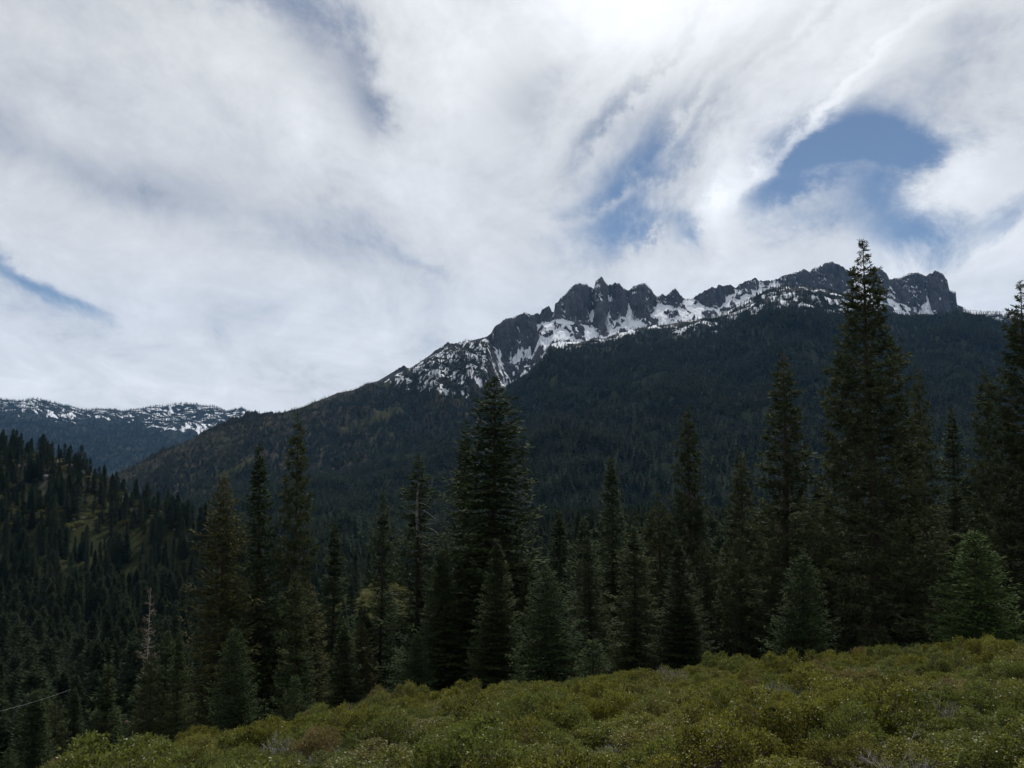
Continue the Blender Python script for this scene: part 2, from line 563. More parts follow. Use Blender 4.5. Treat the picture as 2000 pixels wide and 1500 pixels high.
# forested shoulder in front of the crags
tt = np.linspace(-1.1, 1.15, 760)
ww = steps((-500, -60, 25), (-60, 300, 6), (300, 1900, 14))
T, D = np.meshgrid(tt, ww)
SY = shoulder_ridge_y(T) - D
SX = T * SY
SZ = shoulder_z(SX, SY)
pxs = T * F_PX + 1000
snow_zone = sstep(pxs, 1020, 1070) * (1 - sstep(pxs, 1690, 1790))
depth_line = np.interp(pxs, [1000, 1100, 1300, 1450, 1560, 1700], [90, 170, 170, 480, 520, 320])
snow_s = snow_zone * (1 - sstep(D, depth_line * 0.35, depth_line * 1.2)) * (0.49 - 0.08 * sstep(pxs, 1400, 1480) + 0.62 * fbm(SX / 46, SY / 60, 4, 47)) * (D > -40)
rock_s = np.clip(1 - D / 500, 0, 1) * snow_zone * np.clip(0.4 + 0.8 * fbm(SX / 80, SY / 80, 3, 48), 0, 1)
structure(grid_mesh("mountain_shoulder", SX, SY, SZ, M_SHOULDER, {'snow': snow_s, 'rock': rock_s}), "dark forested shoulder of the mountain with snow patches along its crest")

# crags and the long ridge running down to the left
tt = np.concatenate([np.linspace(-1.0, px_t(150), 60)[:-1], np.linspace(px_t(150), px_t(940), 420)[:-1], np.linspace(px_t(940), px_t(1900), 900)[:-1], np.linspace(px_t(1900), 1.15, 80)])
ww = steps((-420, -40, 20), (-40, 0, 4), (0, 150, 2.5), (150, 330, 4.5), (330, 1300, 11))
T, D = np.meshgrid(tt, ww)
CY = crag_ridge_y(T) - D
CX = T * CY
_, _, CZ, rock_c, craggy = crag_parts(CX, CY)
pxs = T * F_PX + 1000
gz_r = np.gradient(CZ, axis=0) / np.gradient(CY, axis=0)
gz_c = np.gradient(CZ, axis=1) / np.maximum(np.gradient(CX, axis=1), 1e-3)
nz = 1 / np.sqrt(1 + gz_r ** 2 + gz_c ** 2)
_, e_low = ray(1000, 0)
elev_y = 750 - F_PX * np.tan(np.arctan(CZ / CY) - PITCH)          # photo row of each point
# snow: aprons under the towers, ledges on them, and patches down the wooded ridge
patch = fbm(CX / 42 + CY / 160, CY / 70 - CZ / 90, 4, 53)
fine = fbm(CX / 13, CY / 22, 3, 55)
apron_snow = craggy * (1 - rock_c) * (0.80 + 0.30 * patch)
strata = sstep(perlin((CZ + 0.45 * CX + 8 * fine) / 13, CX / 55, 58), 0.16, 0.42) * sstep(patch, -0.25, 0.35)
ledge_snow = craggy * rock_c * sstep(D, 8, 22) * np.maximum(0.62 * strata, sstep(nz, 0.34, 0.60) * (0.46 + 0.55 * patch + 0.30 * fine))
line_y = np.interp(pxs, [560, 640, 700, 760, 840, 905, 960, 1010], [800, 780, 778, 768, 782, 798, 760, 742])
wood = sstep(pxs, 660, 800) * (1 - craggy)
wood_snow = wood * (1 - sstep(elev_y, line_y - 30, line_y + 6)) * (0.42 + 0.50 * patch + 0.5 * fine) * sstep(D, 14, 40)
lower = craggy * sstep(elev_y, 660, 690) * (1 - sstep(pxs, 1030, 1075))
apron_snow = apron_snow * (1 - lower) + lower * (0.44 + 0.65 * patch + 0.35 * fine)
right_snow = sstep(pxs, 1875, 1900) * 0.75 * (D < 60)
low_snow = np.exp(-((pxs - 572) / 10) ** 2) * np.exp(-((D - 4) / 6) ** 2) * 0.8
snow_c = np.maximum.reduce([apron_snow, ledge_snow, wood_snow, right_snow, low_snow])
bare = (1 - craggy) * (1 - sstep(D, 20, 110)) * sstep(pxs, 560, 760) * 0.8
strip = np.exp(-((elev_y - (835 - (pxs - 690) * 0.42)) / 13) ** 2) * sstep(pxs, 620, 700) * (1 - sstep(pxs, 770, 800))
strip2 = np.exp(-((elev_y - (930 - (pxs - 430) * 0.45)) / 9) ** 2) * sstep(pxs, 400, 440) * (1 - sstep(pxs, 480, 520))
grass_c = np.clip(strip + strip2 + 0.4 * (1 - craggy) * (fbm(CX / 120, CY / 120, 3, 57) > 0.35), 0, 1)
structure(grid_mesh("mountain", CX, CY, CZ, M_CRAG, {'snow': snow_c, 'rock': np.maximum(rock_c, np.maximum(bare, craggy * 0.8)), 'grass': grass_c}, smooth=False),
          "craggy mountain with dark rock towers above snow aprons")

# far ridge across the valley
tt = np.linspace(-1.5, 0.6, 420)
ww = steps((-700, 0, 70), (0, 900, 18), (900, 4200, 50))
T, D = np.meshgrid(tt, ww)
FY = 8200 - D
FX = T * FY
FZ = far_z(FX, FY)
pxs = T * F_PX + 1000
fy = 750 - F_PX * np.tan(np.arctan(FZ / FY) - PITCH)
band = np.interp(pxs, [-300, 0, 90, 150, 240, 300, 400, 480], [800, 804, 816, 824, 818, 838, 846, 828])
patch = fbm(FX / 190, FY / 260, 4, 95)
snow_f = (1 - sstep(fy, band - 12, band + 24)) * (0.41 + 0.36 * patch + 0.70 * fbm(FX / 40, FY / 60, 3, 97)) * sstep(D, 15, 60)
structure(grid_mesh("far_ridge", FX, FY, FZ, M_FAR, {'snow': snow_f}), "distant wooded ridge with snow between its trees")


# ------------------------------------------------------------------ plant materials
def leaf_mat(name, dark, light, rough=0.75, gloss=0.05, translucent=0.20, brown=(0.07, 0.045, 0.02), brown_amt=0.0, vary=0.35):
    m, t, b, out = mat(name)
    info = node(t, 'ShaderNodeObjectInfo')
    rnd = N(t, info.outputs['Random'])
    tint = attr(t, 'tint')
    col = mixc(t, (tint * 0.75 + rnd * vary).clamp(), dark, light)
    if brown_amt:
        col = mixc(t, (rnd.op('FRACT') * 1.0 + tint * 0.3).smooth(1.15 - brown_amt, 1.30 - brown_amt * 0.6) * 0.8, col, brown)
    t.links.new(col, b.inputs['Base Color'])
    b.inputs['Roughness'].default_value = rough
    b.inputs['Specular IOR Level'].default_value = gloss
    tr = node(t, 'ShaderNodeBsdfTranslucent')
    t.links.new(col, tr.inputs[0])
    mx = node(t, 'ShaderNodeMixShader')
    mx.inputs[0].default_value = translucent
    t.links.new(b.outputs[0], mx.inputs[1])
    t.links.new(tr.outputs[0], mx.inputs[2])
    t.links.new(mx.outputs[0], out.inputs[0])
    return m


def bark_mat(name, a, b_, scale=6.0):
    m, t, b, out = mat(name)
    co = node(t, 'ShaderNodeTexCoord')
    mp = node(t, 'ShaderNodeMapping')
    mp.inputs['Scale'].default_value = (1, 1, 0.2)
    t.links.new(co.outputs['Object'], mp.inputs[0])
    n = noise_node(t, mp.outputs[0], scale, 6, 0.65)
    t.links.new(mixc(t, N(t, n.outputs['Fac']).smooth(0.3, 0.7), a, b_), b.inputs['Base Color'])
    b.inputs['Roughness'].default_value = 0.9
    b.inputs['Specular IOR Level'].default_value = 0.15
    bn = node(t, 'ShaderNodeBump')
    bn.inputs['Strength'].default_value = 0.7
    bn.inputs['Distance'].default_value = 0.05
    t.links.new(n.outputs['Fac'], bn.inputs['Height'])
    t.links.new(bn.outputs[0], b.inputs['Normal'])
    return m


M_FIR = leaf_mat("fir_needles", (0.013, 0.025, 0.009), (0.044, 0.060, 0.020))
M_PINE = leaf_mat("pine_needles", (0.019, 0.030, 0.013), (0.070, 0.082, 0.036))
M_YOUNG = leaf_mat("young_fir_needles", (0.014, 0.028, 0.010), (0.042, 0.062, 0.021))
M_FRESH = leaf_mat("fresh_fir_needles", (0.020, 0.042, 0.011), (0.066, 0.104, 0.028))
M_OLIVE = leaf_mat("olive_needles", (0.028, 0.032, 0.011), (0.068, 0.068, 0.026))
M_RUST = leaf_mat("dry_needles", (0.070, 0.048, 0.034), (0.140, 0.105, 0.080))
M_WOODS = leaf_mat("forest_needles", (0.008, 0.018, 0.010), (0.042, 0.058, 0.028), gloss=0.03, brown=(0.036, 0.028, 0.016), brown_amt=0.05, vary=0.45)
M_BARK = bark_mat("bark", (0.030, 0.024, 0.019), (0.080, 0.062, 0.048))
M_GREYWOOD = bark_mat("weathered_wood", (0.18, 0.165, 0.15), (0.36, 0.34, 0.32), 9.0)
M_STEM = bark_mat("shrub_stems", (0.09, 0.05, 0.035), (0.20, 0.15, 0.12), 14.0)


# ------------------------------------------------------------------ mesh assembly
def mesh_from(name, co, faces4, material, tint=None, faces3=None, smooth=False):
    me = bpy.data.meshes.new(name)
    co = np.asarray(co, np.float32)
    f4 = np.asarray(faces4, np.int32).reshape(-1, 4)
    f3 = np.asarray(faces3 if faces3 is not None else [], np.int32).reshape(-1, 3)
    me.vertices.add(len(co))
    me.vertices.foreach_set("co", co.ravel())
    loops = np.concatenate([f4.ravel(), f3.ravel()])
    me.loops.add(len(loops))
    me.loops.foreach_set("vertex_index", loops)
    starts = np.concatenate([np.arange(len(f4)) * 4, len(f4) * 4 + np.arange(len(f3)) * 3]).astype(np.int32)
    me.polygons.add(len(starts))
    me.polygons.foreach_set("loop_start", starts)
    me.update(calc_edges=True)
    if smooth:
        me.polygons.foreach_set("use_smooth", np.ones(len(starts), dtype=bool))
    if tint is not None:
        a = me.attributes.new('tint', 'FLOAT', 'POINT')
        a.data.foreach_set("value", np.asarray(tint, np.float32))
    me.materials.append(material)
    return me


class Blades:
    """collects narrow leaf-shaped quads"""

    def __init__(self):
        self.p, self.d, self.s, self.l, self.w, self.t = [], [], [], [], [], []

    def add(self, p, d, s, l, w, t):
        n = len(p)
        self.p.append(p); self.d.append(d); self.s.append(s)
        self.l.append(np.broadcast_to(l, n)); self.w.append(np.broadcast_to(w, n)); self.t.append(np.broadcast_to(t, n))

    def mesh(self, name, material, belly=0.45):
        p, d, s = (np.concatenate(v) for v in (self.p, self.d, self.s))
        l, w, t = (np.concatenate(v) for v in (self.l, self.w, self.t))
        d = d / np.maximum(np.linalg.norm(d, axis=1, keepdims=True), 1e-6)
        s = s - d * (s * d).sum(1, keepdims=True)
        s = s / np.maximum(np.linalg.norm(s, axis=1, keepdims=True), 1e-6)
        L, W = l[:, None], w[:, None]
        co = np.stack([p, p + d * L * belly + s * W, p + d * L, p + d * L * belly - s * W], 1).reshape(-1, 3)
        f = np.arange(len(co)).reshape(-1, 4)
        return mesh_from(name, co, f, material, np.repeat(t, 4))


class Tubes:
    """collects tapered tubes"""

    def __init__(self):
        self.co, self.f, self.n = [], [], 0

    def add(self, pts, rad, sides=6):
        pts = np.asarray(pts, float)
        rad = np.asarray(rad, float)
        tan = np.gradient(pts, axis=0)
        tan /= np.maximum(np.linalg.norm(tan, axis=1, keepdims=True), 1e-9)
        ref = np.where(np.abs(tan[:, 2:3]) > 0.9, np.array([[1.0, 0, 0]]), np.array([[0, 0, 1.0]]))
        u = np.cross(tan, ref)
        u /= np.maximum(np.linalg.norm(u, axis=1, keepdims=True), 1e-9)
        v = np.cross(tan, u)
        a = np.linspace(0, 2 * np.pi, sides, endpoint=False)
        ring = pts[:, None] + rad[:, None, None] * (np.cos(a)[None, :, None] * u[:, None] + np.sin(a)[None, :, None] * v[:, None])
        k = len(pts)
        idx = np.arange(k * sides).reshape(k, sides) + self.n
        q = np.stack([idx[:-1], np.roll(idx, -1, 1)[:-1], np.roll(idx, -1, 1)[1:], idx[1:]], -1).reshape(-1, 4)
        self.co.append(ring.reshape(-1, 3))
        self.f.append(q)
        self.n += k * sides

    def mesh(self, name, material):
        return mesh_from(name, np.concatenate(self.co), np.concatenate(self.f), material, smooth=True)


UP = np.array([0, 0, 1.0])


def crown_profile(kind, h, base):
    """crown radius (0..1) at relative height h"""
    k = np.clip((1 - h) / (1 - base), 0, 1)
    if kind == 'fir':
        return k ** 0.56 * (0.90 + 0.10 * np.sin(h * 40))
    if kind == 'pine':
        return k ** 0.80 * (0.92 + 0.08 * np.sin(h * 31))
    if kind == 'spire':
        return k ** 0.82
    return k ** 0.85


def conifer(name, seed, H, R, kind='fir', base=0.06, whorl=0.42, per=6, twig=0.17, blade=(0.26, 0.030), needles=None, dead=0.0, gaps=0.0, bark=None):
    """a conifer of height H and crown radius R -> (trunk mesh, crown mesh)"""
    g = np.random.default_rng(seed)
    needles = needles or (M_PINE if kind == 'pine' else M_FIR)
    wood, fol = Tubes(), Blades()
    lean = g.normal(0, 0.006, 2)
    hs = np.linspace(0, H, 18)
    sway = np.stack([lean[0] * hs + 0.05 * np.sin(hs / 3 + seed), lean[1] * hs + 0.05 * np.cos(hs / 3.7 + seed), hs], 1)
    r0 = 0.009 * H + 0.03
    wood.add(sway, np.maximum(r0 * (1 - hs / H) ** 0.85 * (1 + 0.5 * np.exp(-hs / 0.8)), 0.012), 8)

    def axis(h):
        return np.array([np.interp(h, hs, sway[:, 0]), np.interp(h, hs, sway[:, 1]), h])

    sector = g.uniform(0.84, 1.14, 12)                  # lopsided crown
    h = base * H
    while h < H - 0.15:
        rel = h / H
        n_b = max(3, int(round(per * g.uniform(0.75, 1.25) * (0.6 + 0.4 * min(1, (1 - rel) * 6)))))
        a0 = g.uniform(0, 6.28)
        lvl = g.uniform(0.86, 1.12) * min(1.0, 0.35 + (1 - rel) * 9)
        fine = min(1.0, 0.42 + (1 - rel) * 6)
        if gaps and g.random() < gaps:
            lvl *= g.uniform(0.25, 0.6)
        for k in range(n_b):
            a = a0 + k * 6.283 / n_b + g.normal(0, 0.22)
            L = R * crown_profile(kind, rel, base) * lvl * g.uniform(0.78, 1.14) * sector[int((a % 6.283) / 6.284 * 12)]
            L = max(L, 0.10 + 0.05 * g.random())
            out = np.array([math.cos(a), math.sin(a), 0])
            side = np.array([-math.sin(a), math.cos(a), 0])
            if kind == 'pine':
                rise, curl = 0.30 * (rel - 0.35), 0.28
            else:
                rise, curl = 0.55 * (rel - 0.62) - 0.05, 0.20 - 0.12 * (1 - rel)
            if rel > 0.93:
                rise += (rel - 0.93) * 12
            m = max(5, int(L / 0.22))
            q = np.linspace(0, 1, m)
            p0 = axis(h + g.uniform(-0.5, 0.5) * whorl)
            pts = p0 + out * (L * q)[:, None] + UP * (L * (rise * q + curl * (q ** 2.2) - 0.10 * np.sin(np.pi * q)))[:, None] \
                + side * (L * 0.06 * g.normal() * np.sin(2.4 * q))[:, None]
            wood.add(pts[::2] if m > 6 else pts, np.linspace(max(0.012, 0.014 * L), 0.005, len(pts[::2] if m > 6 else pts)), 4)
            if dead and g.random() < dead:
                continue
            tan = np.gradient(pts, axis=0)
            tan /= np.linalg.norm(tan, axis=1, keepdims=True)
            shade = g.uniform(0.15, 0.75)
            if kind == 'pine':
                # tufts of long needles at twig ends
                n_t = max(3, int(L / twig * 1.9))
                u = g.uniform(0.10, 1.0, n_t) ** 0.72
                u[0] = 1.0
                c = np.stack([np.interp(u, q, pts[:, i]) for i in range(3)], 1)
                lat = g.uniform(-1, 1, n_t) * (0.34 * L * (1.15 - u) + 0.10)
                c = c + side * lat[:, None] + out * (np.abs(lat) * 0.35)[:, None] + UP * (g.uniform(-0.05, 0.16, n_t))[:, None]
                nn = 10
                cc = np.repeat(c, nn, 0)
                d = g.normal(0, 1, (len(cc), 3)) * np.array([1, 1, 0.8]) + 0.55 * out + 0.45 * UP + np.repeat((lat / (np.abs(lat).max() + 1e-6))[:, None] * side * 0.4, nn, 0)
                fol.add(cc, d, g.normal(0, 1, (len(cc), 3)), fine * blade[0] * g.uniform(0.6, 1.15, len(cc)), fine * blade[1] * g.uniform(0.7, 1.2, len(cc)),
                        np.clip(shade + np.repeat(g.normal(0, 0.16, n_t), nn) + g.normal(0, 0.08, len(cc)), 0, 1))
            else:
                n_t = max(4, int(L / twig))
                u = np.linspace(0.05, 1.0, n_t)
                c = np.stack([np.interp(u, q, pts[:, i]) for i in range(3)], 1)
                tl = (0.36 * L + 0.12) * (1.10 - u) ** 0.8 * np.minimum(1, 0.35 + u * 3) * g.uniform(0.75, 1.2, n_t) + 0.07
                for sgn in (-1, 1):
                    td = out * 0.75 + side * sgn * 0.85 + UP * (-0.10 + g.normal(0, 0.10, (n_t, 1)))
                    td = td / np.linalg.norm(td, axis=1, keepdims=True)
                    nb = np.maximum(2, (tl / (blade[0] * 0.42)).astype(int))
                    rep = np.repeat(np.arange(n_t), nb)
                    frac = np.concatenate([(np.arange(x) + 0.3) / x for x in nb])
                    bp = c[rep] + td[rep] * (tl[rep] * frac)[:, None] - UP * (0.12 * tl[rep] * frac ** 2)[:, None]
                    flip = np.where(np.arange(len(rep)) % 2 == 0, 1.0, -1.0)[:, None]
                    perp = np.cross(UP, td)[rep]
                    bd = td[rep] * 0.8 + perp * flip * 0.55 + UP * g.normal(0.06, 0.28, (len(rep), 1))
                    bs = np.cross(bd, UP) + g.normal(0, 0.55, (len(rep), 3))
                    fol.add(bp, bd, bs, fine * blade[0] * g.uniform(0.7, 1.2, len(rep)), fine * blade[1] * g.uniform(0.75, 1.3, len(rep)),
                            np.clip(shade + 0.35 * (frac - 0.5) + g.normal(0, 0.10, len(rep)), 0, 1))
                fol.add(pts[-1:], tan[-1:], side[None], fine * blade[0] * 1.2, fine * blade[1], shade)
        h += whorl * g.uniform(0.8, 1.2) * (0.55 + 0.45 * min(1, (1 - rel) * 3.5)) * (1.5 if kind == 'pine' and rel > 0.86 else 1)
    top = axis(H - 0.25)
    k = 14
    fol.add(np.repeat(top[None], k, 0) + UP * g.uniform(-0.2, 0.25, (k, 1)), g.normal(0, 0.28, (k, 3)) + UP, g.normal(0, 1, (k, 3)), blade[0] * 0.6, blade[1] * 0.5, 0.5)
    return wood.mesh(name + "_trunk", bark or M_BARK), fol.mesh(name + "_crown", needles)


def link_obj(name, data, parent=None):
    o = bpy.data.objects.new(name, data)
    COL.objects.link(o)
    if parent is not None:
        o.parent = parent
    return o


def thing(name, label, category, loc, rotz=0.0, scale=(1, 1, 1), group=None):
    o = bpy.data.objects.new(name, None)
    o.empty_display_size = 0.2
    COL.objects.link(o)
    o.location = loc
    o.rotation_euler = (0, 0, rotz)
    o.scale = scale
    o["label"] = label
    o["category"] = category
    if group:
        o["group"] = group
    return o


def scatter(name, pts, scl, rotz, index, protos, label, tilt=None):
    """one 'stuff' object: shapes of a wood or thicket set on many points"""
    c = bpy.data.collections.new(name + "_shapes")
    for i, me in enumerate(protos):
        c.objects.link(bpy.data.objects.new("shape_%02d" % i, me))
    me = bpy.data.meshes.new(name)
    me.vertices.add(len(pts))
    me.vertices.foreach_set("co", np.asarray(pts, np.float32).ravel())
    rot = np.zeros((len(pts), 3))
    rot[:, 2] = rotz
    if tilt is not None:
        rot[:, :2] = tilt
    for k, ty, v, f in (('scl', 'FLOAT_VECTOR', scl, 'vector'), ('rot', 'FLOAT_VECTOR', rot, 'vector'), ('shape', 'INT', index, 'value')):
        a = me.attributes.new(k, ty, 'POINT')
        a.data.foreach_set(f, np.asarray(v, np.int32 if ty == 'INT' else np.float32).ravel())
    o = link_obj(name, me)
    ng = bpy.data.node_groups.new(name + "_nodes", 'GeometryNodeTree')
    ng.interface.new_socket("Geometry", in_out='INPUT', socket_type='NodeSocketGeometry')
    ng.interface.new_socket("Geometry", in_out='OUTPUT', socket_type='NodeSocketGeometry')
    gi, go = ng.nodes.new('NodeGroupInput'), ng.nodes.new('NodeGroupOutput')
    ci = ng.nodes.new('GeometryNodeCollectionInfo')
    ci.inputs['Collection'].default_value = c
    ci.inputs['Separate Children'].default_value = True
    ci.inputs['Reset Children'].default_value = True
    ip = ng.nodes.new('GeometryNodeInstanceOnPoints')
    ip.inputs['Pick Instance'].default_value = True
    ng.links.new(gi.outputs[0], ip.inputs['Points'])
    ng.links.new(ci.outputs[0], ip.inputs['Instance'])
    for k, ty, s in (('scl', 'FLOAT_VECTOR', 'Scale'), ('rot', 'FLOAT_VECTOR', 'Rotation'), ('shape', 'INT', 'Instance Index')):
        na = ng.nodes.new('GeometryNodeInputNamedAttribute')
        na.data_type = ty
        na.inputs['Name'].default_value = k
        ng.links.new(na.outputs[0], ip.inputs[s])
    ng.links.new(ip.outputs[0], go.inputs[0])
    md = o.modifiers.new("scatter", 'NODES')
    md.node_group = ng
    o["kind"] = "stuff"
    o["label"] = label
    return o


def joined(name, a, b):
    """two meshes as one with both materials"""
    me = bpy.data.meshes.new(name)
    co, f, mi, tint, n = [], [], [], [], 0
    for k, m in enumerate((a, b)):
        v = np.empty(len(m.vertices) * 3, np.float32)
        m.vertices.foreach_get("co", v)
        l = np.empty(len(m.loops), np.int32)
        m.loops.foreach_get("vertex_index", l)
        co.append(v.reshape(-1, 3)); f.append(l.reshape(-1, 4) + n); mi.append(np.full(len(m.polygons), k, np.int32))
        tv = np.zeros(len(m.vertices), np.float32)
        if 'tint' in m.attributes:
            m.attributes['tint'].data.foreach_get("value", tv)
        tint.append(tv)
        n += len(m.vertices)
    r = mesh_from(name, np.concatenate(co), np.concatenate(f), a.materials[0], np.concatenate(tint))
    r.materials.append(b.materials[0])
    r.polygons.foreach_set("material_index", np.concatenate(mi))
    return r


# ------------------------------------------------------------------ far woods
def far_tree(name, seed, levels, per, R, needles):
    """a conifer one metre tall for woods kilometres away"""
    g = np.random.default_rng(seed)
    b, w = Blades(), Tubes()
    w.add([[0, 0, 0], [0, 0, 0.5], [0, 0, 0.98]], [0.012, 0.008, 0.002], 4)
    for i in range(levels):
        h = 0.08 + 0.90 * (i / (levels - 1)) ** 0.95
        r = R * (1 - h) ** 0.8 * g.uniform(0.8, 1.15) + 0.012
        a = g.uniform(0, 6.28) + np.arange(per) * 6.283 / per + g.normal(0, 0.2, per)
        out = np.stack([np.cos(a), np.sin(a), np.full(per, -0.15 + 0.4 * (h - 0.5))], 1)
        p = np.repeat([[0, 0, h]], per, 0)
        L = r * g.uniform(0.7, 1.2, per)
        s = np.stack([-np.sin(a), np.cos(a), g.normal(0, 0.5, per)], 1)
        b.add(p, out, s, L, 0.30 * L + 0.010, np.clip(g.normal(0.45, 0.25, per), 0, 1))
    return joined(name, b.mesh(name + "_c", needles), w.mesh(name + "_t", M_BARK))


FAR_SHAPES = [far_tree("far_tree", 100 + i, 11 + i % 3 * 2, 6, (0.18, 0.21, 0.25, 0.20)[i % 4], M_WOODS) for i in range(6)]


def jitter_points(t0, t1, y0, y1, spacing, seed):
    """jittered points over the wedge x/y in t0..t1, y in y0..y1, evenly spread over the ground"""
    g = np.random.default_rng(seed)
    n = int(0.5 * (t1 - t0) * (y1 ** 2 - y0 ** 2) / spacing ** 2)
    y = np.sqrt(g.uniform(y0 ** 2, y1 ** 2, n))
    t = g.uniform(t0, t1, n)
    return t * y, y, g


def plant_woods(name, x, y, z, h, g, label, shapes=None):
    shapes = shapes or FAR_SHAPES
    n = len(x)
    print(name, n)
    wide = g.uniform(0.9, 1.45, n)
    scl = np.stack([h * wide, h * wide, h], 1)
    return scatter(name, np.stack([x, y, z], 1), scl, g.uniform(0, 6.28, n), g.integers(0, len(shapes), n), shapes, label)


def shoulder_woods():
    x, y, g = jitter_points(-0.9, 0.85, 700, 2900, 6.6, 201)
    t = x / y
    d = shoulder_ridge_y(t) - y
    z = shoulder_z(x, y)
    _, _, zc, _, _ = crag_parts(x, y)
    px = t * F_PX + 1000
    thin = 1 - (0.72 - 0.30 * sstep(px, 1400, 1500)) * np.exp(-np.maximum(d, 0) / 150) * sstep(px, 1000, 1080) * (1 - sstep(px, 1680, 1760))
    keep = (d > -25) & (z > zc - 2) & (z > hill_z(x, y)) & (z > ground_z(x, y)) & (g.random(len(x)) < thin * (0.75 + 0.6 * fbm(x / 150, y / 150, 3, 203)))
    x, y, z, d = x[keep], y[keep], z[keep], d[keep]
    h = g.uniform(11, 24, len(x)) * (0.62 + 0.38 * sstep(d, 0, 500))
    return plant_woods("shoulder_woods", x, y, z - 0.5, h, g, "dense dark conifer forest covering the mountain shoulder")


def ridge_woods():
    x, y, g = jitter_points(-0.8, 0.75, 1150, 3760, 7.0, 211)
    t, d, z, rock, craggy = crag_parts(x, y)
    px = t * F_PX + 1000
    row = 750 - F_PX * np.tan(np.arctan(z / y) - PITCH)
    strip = np.exp(-((row - (835 - (px - 690) * 0.42)) / 12) ** 2) * sstep(px, 620, 700) * (1 - sstep(px, 770, 800))
    strip2 = np.exp(-((row - (930 - (px - 430) * 0.45)) / 8) ** 2) * sstep(px, 400, 440) * (1 - sstep(px, 480, 520))
    crest = (1 - sstep(d, 0, 120)) * sstep(px, 560, 700)
    dens = (0.85 + 0.5 * fbm(x / 140, y / 140, 3, 213)) * (1 - 0.85 * craggy) * (1 - 0.8 * crest) * (1 - 0.93 * np.maximum(strip, strip2))
    line_y = np.interp(px, [560, 640, 700, 760, 840, 905, 960, 1010], [800, 780, 778, 768, 782, 798, 760, 742])
    dens = dens * (1 - 0.28 * sstep(px, 740, 860) * (1 - sstep(row, line_y - 30, line_y + 10)))
    right = sstep(px, 1880, 1930) * (d < 60) * 0.5
    dens = np.maximum(dens, right) * (rock < 0.3)
    keep = (d > -20) & (z > shoulder_z(x, y)) & (z > hill_z(x, y)) & (z > ground_z(x, y)) & (g.random(len(x)) < dens)
    x, y, z, d, c = x[keep], y[keep], z[keep], d[keep], craggy[keep]
    h = g.uniform(9, 21, len(x)) * (0.55 + 0.45 * sstep(d, 0, 350)) * (1 - 0.4 * c)
    return plant_woods("ridge_woods", x, y, z - 0.5, h, g, "conifers scattered over the long ridge left of the crags")


def far_woods():
    x, y, g = jitter_points(-0.8, 0.0, 5000, 8300, 15, 221)
    d = 8200 - y
    z = far_z(x, y)
    t = x / y
    px = t * F_PX + 1000
    row = 750 - F_PX * np.tan(np.arctan(z / y) - PITCH)
    band = np.interp(px, [-300, 0, 90, 150, 240, 300, 400, 480], [800, 806, 822, 830, 822, 842, 850, 830])
    open_ = (1 - sstep(row, band - 12, band + 24)) * sstep(d, 30, 90)
    keep = (d > -60) & (z > -140) & (g.random(len(x)) < (0.95 - 0.48 * open_)) & ~((z < crag_parts(x, y)[2]) & (y < 3600))
    x, y, z = x[keep], y[keep], z[keep]
    return plant_woods("far_woods", x, y, z - 0.5, g.uniform(16, 32, len(x)), g, "tiny conifers covering the distant snowy ridge")


shoulder_woods()
ridge_woods()
far_woods()


# ------------------------------------------------------------------ hill and valley woods
MID_SHAPES = []
for i, (kind, R_, nd) in enumerate((('fir', 3.0, M_WOODS), ('spire', 2.5, M_WOODS), ('pine', 3.0, M_WOODS), ('fir', 3.6, M_WOODS), ('spire', 2.9, M_WOODS))):
    tr, cr = conifer("valley_tree", 300 + i, 20.0, R_, kind, base=0.05, whorl=0.62, per=6, twig=0.40 if kind != 'pine' else 0.5, blade=(0.70, 0.12), needles=nd)
    m_ = joined("valley_tree", cr, tr)
    m_.transform(__import__('mathutils').Matrix.Scale(1 / 20.0, 4))
    MID_SHAPES.append(m_)


def valley_woods():
    x, y, g = jitter_points(-0.9, 0.8, 112, 1350, 6.0, 231)
    zg, zh = ground_z(x, y), hill_z(x, y)
    z = np.maximum(zg, zh)
    on_hill = zh > zg
    hy = hill_ridge_y(x / y)
    opening = on_hill * sstep(zh, -42, -8) * np.clip(fbm(x / 60, y / 60, 3, 25) * 1.6 + 0.12, 0, 1)
    kn = np.exp(-((x + 50) / 34) ** 2 - ((y - 325) / 50) ** 2)
    dens = (0.95 + 0.35 * fbm(x / 60, y / 60, 2, 233)) * (1 - 0.30 * opening) * (1 - np.clip(kn * 1.6, 0, 0.86))
    keep = (g.random(len(x)) < dens) & (z > shoulder_z(x, np.maximum(y, 850)) * (y > 850) - 1e3 * (y <= 850))
    x, y, z, on = x[keep], y[keep], z[keep], on_hill[keep]
    h = g.uniform(9, 25, len(x)) * np.where(on, 0.74, 1.0)
    # nothing between the near trees may rise over the knoll and the mountain foot
    px = x / y * F_PX + 1000
    roof = np.interp(px, [-300, 0, 250, 420, 560, 640, 880, 1000, 1400, 2000, 2300], [700, 840, 950, 985, 985, 1075, 1075, 985, 960, 900, 880])
    _, e = ray(px, roof)
    h = np.where(on | (y > 420), h, np.minimum(h, e * y - z))
    ok = h > 5
    return plant_woods("valley_woods", x[ok], y[ok], z[ok] - 0.4, h[ok], g, "dense dark conifers filling the valley and the hillside on the left", MID_SHAPES)


valley_woods()

